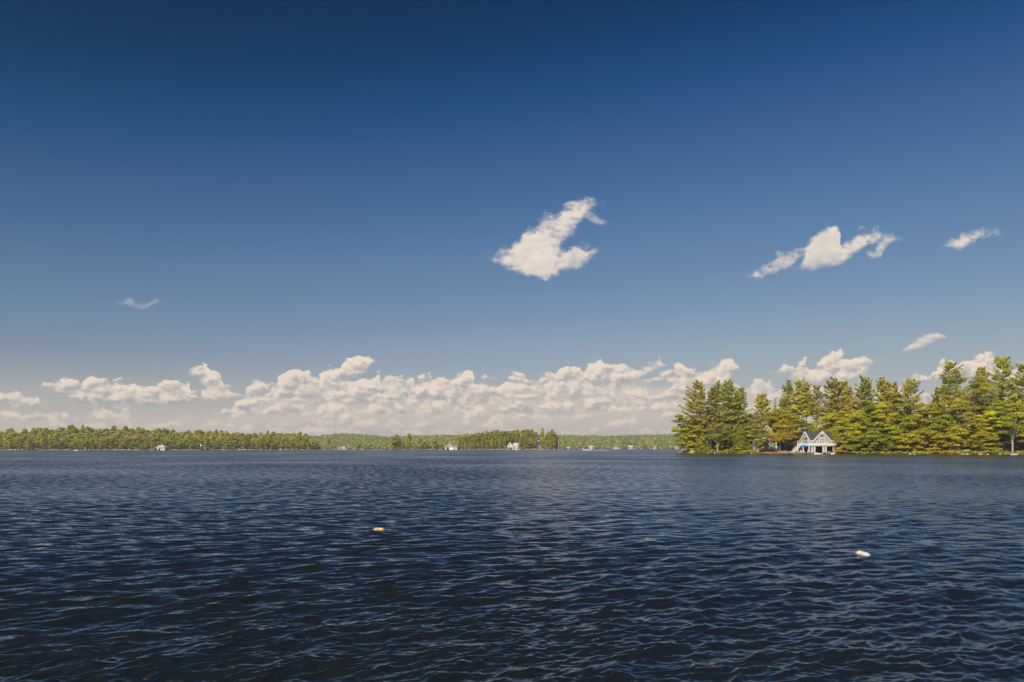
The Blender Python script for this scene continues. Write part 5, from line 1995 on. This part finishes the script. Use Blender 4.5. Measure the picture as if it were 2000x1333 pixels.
def hip(mb, x0, x1, y0, y1, z0, z1, o=.4, k=.5):
    """Hipped roof; ridge length left over when k<.5."""
    a, b, c, d = x0 - o, x1 + o, y0 - o, y1 + o
    r0, r1, ym = a + (b - a) * k * .98, b - (b - a) * k * .98, (c + d) / 2
    mb.add([(a, c, z0), (b, c, z0), (b, d, z0), (a, d, z0), (r0, ym, z1), (r1, ym, z1), (a, c, z0 - .15), (b, c, z0 - .15), (b, d, z0 - .15), (a, d, z0 - .15)],
           [(0, 1, 5, 4), (1, 2, 5), (2, 3, 4, 5), (3, 0, 4), (0, 6, 7, 1), (1, 7, 8, 2), (2, 8, 9, 3), (3, 9, 6, 0), (6, 9, 8, 7)])


def build_far_houses():
    # white boathouse on the left shore
    D = left_D(311) - 2
    m = D / F
    o = empty('boathouse', at(301, D, .4), "white boathouse with pale hipped roof and cupola on the far left shore", 'boathouse')
    W = 20.5 * m
    MB().box(0, W, 0, 8, -.9, 3.6).build('wall', PALE, o)
    mb = MB(); hip(mb, 0, W, 0, 8, 3.6, 6.0, .6, .28); mb.build('roof', LIGHTROOF, o)
    MB().box(W * .58, W * .70, 3.4, 4.8, 5.6, 6.9).prism([(W * .56, 6.9), (W * .72, 6.9), (W * .64, 7.7)], 3.2, 5.0, 'y').build('cupola', PALE, o)
    for a in (.10, .40):
        MB().box(W * a, W * (a + .20), -.06, -.003, -.4, 2.4).build('slip_door', INSIDE, o)
    for a in (.68, .82): MB().box(W * a, W * (a + .08), -.06, -.003, 1.2, 2.5).build('window', GLASS, o)
    d = empty('dock', at(286, D - 1, .1), "low white dock running left from the white far boathouse", 'dock')
    MB().box(0, 14 * m, 0, 3, .5, .9).build('planks', PALE, d)
    for x in (.5, 4.5, 8.5): MB().box(x, x + .3, .2, .5, -1, .498).build('pile', INSIDE, d)
    # dark dock with a flag
    D = left_D(398) - 2
    d = empty('dock', at(390, D, .1), "dark timber dock with a rail below a white flag on the far left shore", 'dock')
    MB().box(0, 11, 0, 3.5, .5, 1.0).build('planks', DARK, d)
    mb = MB()
    for x in (0, 3.5, 7, 10.8): mb.box(x, x + .2, 3.2, 3.4, 1.001, 2.6)
    mb.box(0, 11, 3.2, 3.4, 2.6, 2.8).build('rail', DARK, d)
    for x in (.4, 5.2, 10.2): MB().box(x, x + .3, .2, .5, -1, .498).build('pile', DARK, d)
    fp = empty('flagpole', at(391, D + 4, .6), "white flag hanging on a short pole behind the dark far dock", 'flagpole')
    MB().tube([(0, 0, -.5), (0, 0, 7.2)], .09, 6).build('pole', WHITE, fp)
    MB().add([(.1, 0, 7.0), (1.7, .2, 6.7), (1.5, -.1, 4.6), (.1, 0, 5.0), (.1, .06, 7.0), (1.7, .26, 6.7), (1.5, -.04, 4.6), (.1, .06, 5.0)], [(0, 1, 2, 3), (7, 6, 5, 4), (0, 4, 5, 1), (1, 5, 6, 2), (2, 6, 7, 3)]).build('flag', WHITE, fp)
    s = empty('water_slide', at(399.5, D + 1, .9), "small yellow water slide standing on the dark far dock", 'slide')
    MB().bar((0, 1, 1.9), (2.4, .2, .3), .7, .15).build('chute', simple("yellow plastic", (.70, .45, .04), .4, .05), s)
    MB().box(-.3, .1, .7, 1.3, .1, 1.9).build('ladder', WHITE, s)
    # grey roofed boathouse with spire
    D = isle_D(881) - 2
    m = D / F
    o = empty('boathouse', at(869.5, D, .4), "small pale boathouse with pointed grey hip roof, spire and low annex on the spit", 'boathouse')
    W = 16.5 * m
    MB().box(0, W, 0, 11, -.9, 4.6).build('wall', PALE, o)
    mb = MB(); hip(mb, 0, W, 0, 11, 4.6, 9.3, .6, .46); mb.build('roof', GREYROOF, o)
    MB().tube([(W / 2, 5.5, 9.2), (W / 2, 5.5, 11.4)], [.35, .05], 6).build('spire', WHITE, o)
    MB().box(W + .002, W + 7.0 * m, 1.0, 9.0, -.9, 4.0).build('annex', simple("faded pink boards", (.52, .42, .37), .7, .06), o)
    MB().prism([(.6, 4.02), (9.4, 4.02), (9.4, 4.3), (5.0, 6.3), (.6, 4.3)], W + .3, W + 7.4 * m, 'x').build('annex_roof', GREYROOF, o)
    MB().box(W * .15, W * .45, -.06, -.003, -.6, 3.6).build('slip_door', INSIDE, o)
    MB().box(W * .55, W * .95, -.06, -.003, -.3, 3.4).build('slip_door', GEL, o, label="closed white boat door")
    # gabled boathouse of the island
    D = isle_D(1003) - 2
    m = D / F
    o = house('boathouse', at(990.5, D, .4), 0, 11.0 * m, 12, 6.0, 5.4, PALE, LIGHTROOF, "white boathouse with steep front gable, dormer and porch on the wooded far island", 'boathouse', 'y', .5,
              windows=[(2.6, 4.0, 6.0, 7.8)], doors=[(.9, 3.7, -.5, 3.6, INSIDE), (4.5, 7.3, -.5, 3.6, INSIDE)], base=-.9)
    w0 = 11.0 * m
    MB().box(w0 + .002, 22 * m, 2.0, 11.0, -.9, 5.0).build('wing', PALE, o)
    MB().prism([(1.4, 5.0), (11.6, 5.0), (6.5, 10.2)], w0 + .5, 22.6 * m, 'x').build('wing_roof', LIGHTROOF, o)
    MB().box(17.5 * m, 20 * m, 2.5, 5.0, 6.0, 9.2).prism([(17.2 * m, 9.2), (20.3 * m, 9.2), (18.75 * m, 11.4)], 2.3, 5.2, 'y').build('dormer', PALE, o)
    MB().prism([(22 * m + .3, 4.6), (25.5 * m, 3.6), (25.5 * m, 3.9), (22 * m + .3, 5.0)], 1.5, 10, 'y').build('porch_roof', LIGHTROOF, o)
    for x in (23.2, 25.2): MB().box(x * m, x * m + .35, 1.7, 2.05, -.6, 3.7).build('porch_post', WHITE, o)
    for x in (13.5, 19.5): MB().box(x * m, (x + 2.2) * m, 1.93, 1.995, 1.0, 3.4).build('window', GLASS, o)
    # pale house among the island trees
    D = isle_D(1051) + 22
    m = D / F
    house('house', at(1045.5, D, zat(869, D)), 0, 11.5 * m, 9, 4.2, 3.0, PALE, LIGHTROOF, "pale house among the trees near the right end of the far island", 'house', 'x', .6, windows=[(1, 2.4, 1.2, 3), (4, 5.6, 1.2, 3), (6.6, 8, 1.2, 3)], base=-6)
    # tall pale pole at the island's tip
    p = empty('pole', at(1091, isle_D(1091) - 1, .2), "tall thin pale pole at the right tip of the wooded far island", 'pole')
    h = zat(859, isle_D(1091))
    MB().tube([(0, 0, -1), (0, 0, h * .5), (0, 0, h)], [.34, .30, .22], 8).build('shaft', simple("pale weathered wood", (.66, .55, .34), .8, .15), p)
    mb = MB()
    for k in range(5): mb.tube([(0, 0, h * (.2 + .17 * k)), (0, 0, h * (.2 + .17 * k) + .5)], .40, 8)
    mb.build('bands', WHITE, p)
    # little houses under the far hills
    for i, (px, w, hh, rise, mt, lab) in enumerate(((1150, 14, 5.5, 5, PALE, "white lakeside house beyond the speedboat on the farthest shore"), (1194, 22, 3.0, 2, PALE, "long low white boathouse on the farthest shore right of the speedboat"),
                                                   (1227, 16, 6.0, 5, LIGHTROOF, "grey lakeside house in the middle of the farthest shore"), (1268, 22, 4.0, 3, PALE, "wide pale boathouse on the farthest shore left of the thin white mast"),
                                                   (1107, 10, 4.0, 3, simple("tan boards", (.50, .38, .24), .7, .06), "small tan cottage on the farthest shore right of the wooded island"),
                                                   (1318, 16, 4.0, 3, simple("sandy boards", (.55, .38, .22), .7, .06), "sandy coloured cottage on the farthest shore beside the wooded point"))):
        D = FAR_D - 4
        house('house', at(px, D, .8), 0, w, 9, hh, rise, mt, LIGHTROOF, lab, 'house', 'x', .6, windows=[(1.2, 3.2, 1.2, hh - 1), (w - 3.4, w - 1.4, 1.2, hh - 1)], base=-1.5)
    p = empty('mast', at(1282, FAR_D - 8, 0), "thin white mast standing on the farthest shore between the pale boathouses", 'mast')
    MB().tube([(0, 0, -1), (0, 0, 16)], [.5, .3], 6).build('shaft', WHITE, p)
    D = 3000
    house('house', at(754, D, zat(867, D)), 0, 12, 9, 5, 3, PALE, LIGHTROOF, "tiny white house on the hillside above the low spit", 'house', 'x', .6, windows=[(2, 4, 1.5, 3.5)], base=-8)


# ------------------------------------------------------------------ hills
FAR_D = 2650.0
HILL_TOP = [(-900, 858), (0, 862), (560, 861), (600, 854.5), (620, 853), (645, 850.5), (672, 848), (700, 849.5), (730, 852), (760, 854.5), (800, 853), (850, 851.5), (900, 851), (1000, 852), (1100, 851.5), (1150, 852.5), (1200, 853), (1250, 851.5), (1320, 849.5), (1500, 849), (2000, 846), (2900, 850)]
HILL_DEPTH = 700.0


def hill_g(px, off):
    D = FAR_D + HILL_DEPTH
    back = zat(interp(px, HILL_TOP), D) - 8.0
    t = min(1, max(0, off) / HILL_DEPTH)
    front = 14.0 * min(1, t / .12) if px > 1080 or px < 600 else 5.0 * min(1, t / .12)
    return 1.0 + min(front, back) * .6 + max(0, back - front * .6) * t ** .9 - max(0, off - HILL_DEPTH) * .08


def build_hills():
    rng = np.random.default_rng(44)
    pxs = np.concatenate([np.arange(-900, 560, 60.0), np.arange(560, 1345, 14.0), np.arange(1350, 2950, 60.0)])
    strip("hills", pxs, lambda p: FAR_D, hill_g, [-6, 0, 6, 30, 85, 160, 260, 380, 500, 620, 700, 900], ground_mat("wooded slope floor", (.10, .10, .025), (.14, .13, .03), (.08, .10, .02), .02), 8)
    # crowns as small clumps of leaf faces
    C_, N_, T_, M_ = [], [], [], []
    rows = 26
    for r in range(rows):
        off = 4 + (HILL_DEPTH + 6) * (r / (rows - 1)) ** 1.15
        px = -900.0
        while px < 2950:
            inside = 575 < px < 1345
            D = FAR_D + off
            px += rng.uniform(.75, 1.3) * (8.0 if inside else 16.0) / D * F
            h = rng.uniform(8, 13) * (1.25 if rng.random() < .15 else 1)
            w = rng.uniform(3.6, 5.4) * (1 if inside else 1.8)
            z = hill_g(px, off)
            n = 26 if inside else 14
            d = rng.normal(0, 1, (n, 3))
            d /= np.linalg.norm(d, axis=1, keepdims=True)
            d[:, 2] = np.abs(d[:, 2])
            c = np.array(at(px, D + rng.normal(0, 5), z + h * .25)) + d * np.array([w, w, h * .75]) * rng.uniform(.8, 1.05, n)[:, None]
            C_.append(c)
            N_.append(d + rng.normal(0, .35, (n, 3)))
            T_.append(np.full(n, np.clip(rng.normal(.26, .22), 0, 1)))
            kind = rng.choice([0, 1, 2, 3], p=[.46, .14, .24, .16])
            M_.append(np.full(n, kind))
    v = rhombs(np.concatenate(C_), np.concatenate(N_), 2.6, .8, rng)
    o = link("forest", mesh_np("forest", v, quads_for(v), [LEAF['green'], LEAF['maple'], LEAF['olive'], LEAF['pine']], False, np.concatenate(M_), [('tone', 'FACE', np.concatenate(T_))]))
    tag(o, "hazy unbroken forest covering the farthest hills along the horizon", 'forest', kind='stuff')
    for i, px in enumerate((1100, 1112, 1120, 1130, 1140, 1160, 1176, 1210, 1240, 1252, 1292, 1304)):
        rock(at(px, FAR_D - 2, .5), rng.uniform(3, 9), 3.0, rng.uniform(1.6, 3.2), 300 + i, "pale rock along the farthest shore under the hills", "rocks along the farthest shore")
    for i, (px, py) in enumerate(((653, 860), (660, 862), (668, 858), (676, 860))):
        off = 330
        rock(at(px, FAR_D + off - 50, zat(py, FAR_D + off - 50)), 8, 6, 6, 330 + i, "pale bare rock face on the wooded hillside above the rock outcrop", "bare rocks on the hillside")


build_hills()
build_far_houses()


# ------------------------------------------------------------------ air
def build_haze():
    m = bpy.data.materials.new("thin summer haze")
    m.use_nodes = True
    nt = m.node_tree
    nt.nodes.remove(nt.nodes['Principled BSDF'])
    v = nt.nodes.new('ShaderNodeVolumePrincipled')
    v.inputs['Color'].default_value = (.86, .88, .92, 1)
    v.inputs['Density'].default_value = HAZE
    v.inputs['Anisotropy'].default_value = 0.2
    nt.links.new(v.outputs[0], nt.nodes['Material Output'].inputs['Volume'])
    o = MB().box(-4300, 4300, -4300, 4300, -2.5, 84).build('haze', m)
    tag(o, "thin pale haze over the lake that softens the far hills", 'haze', kind='stuff')


HAZE = 0.00013
build_haze()
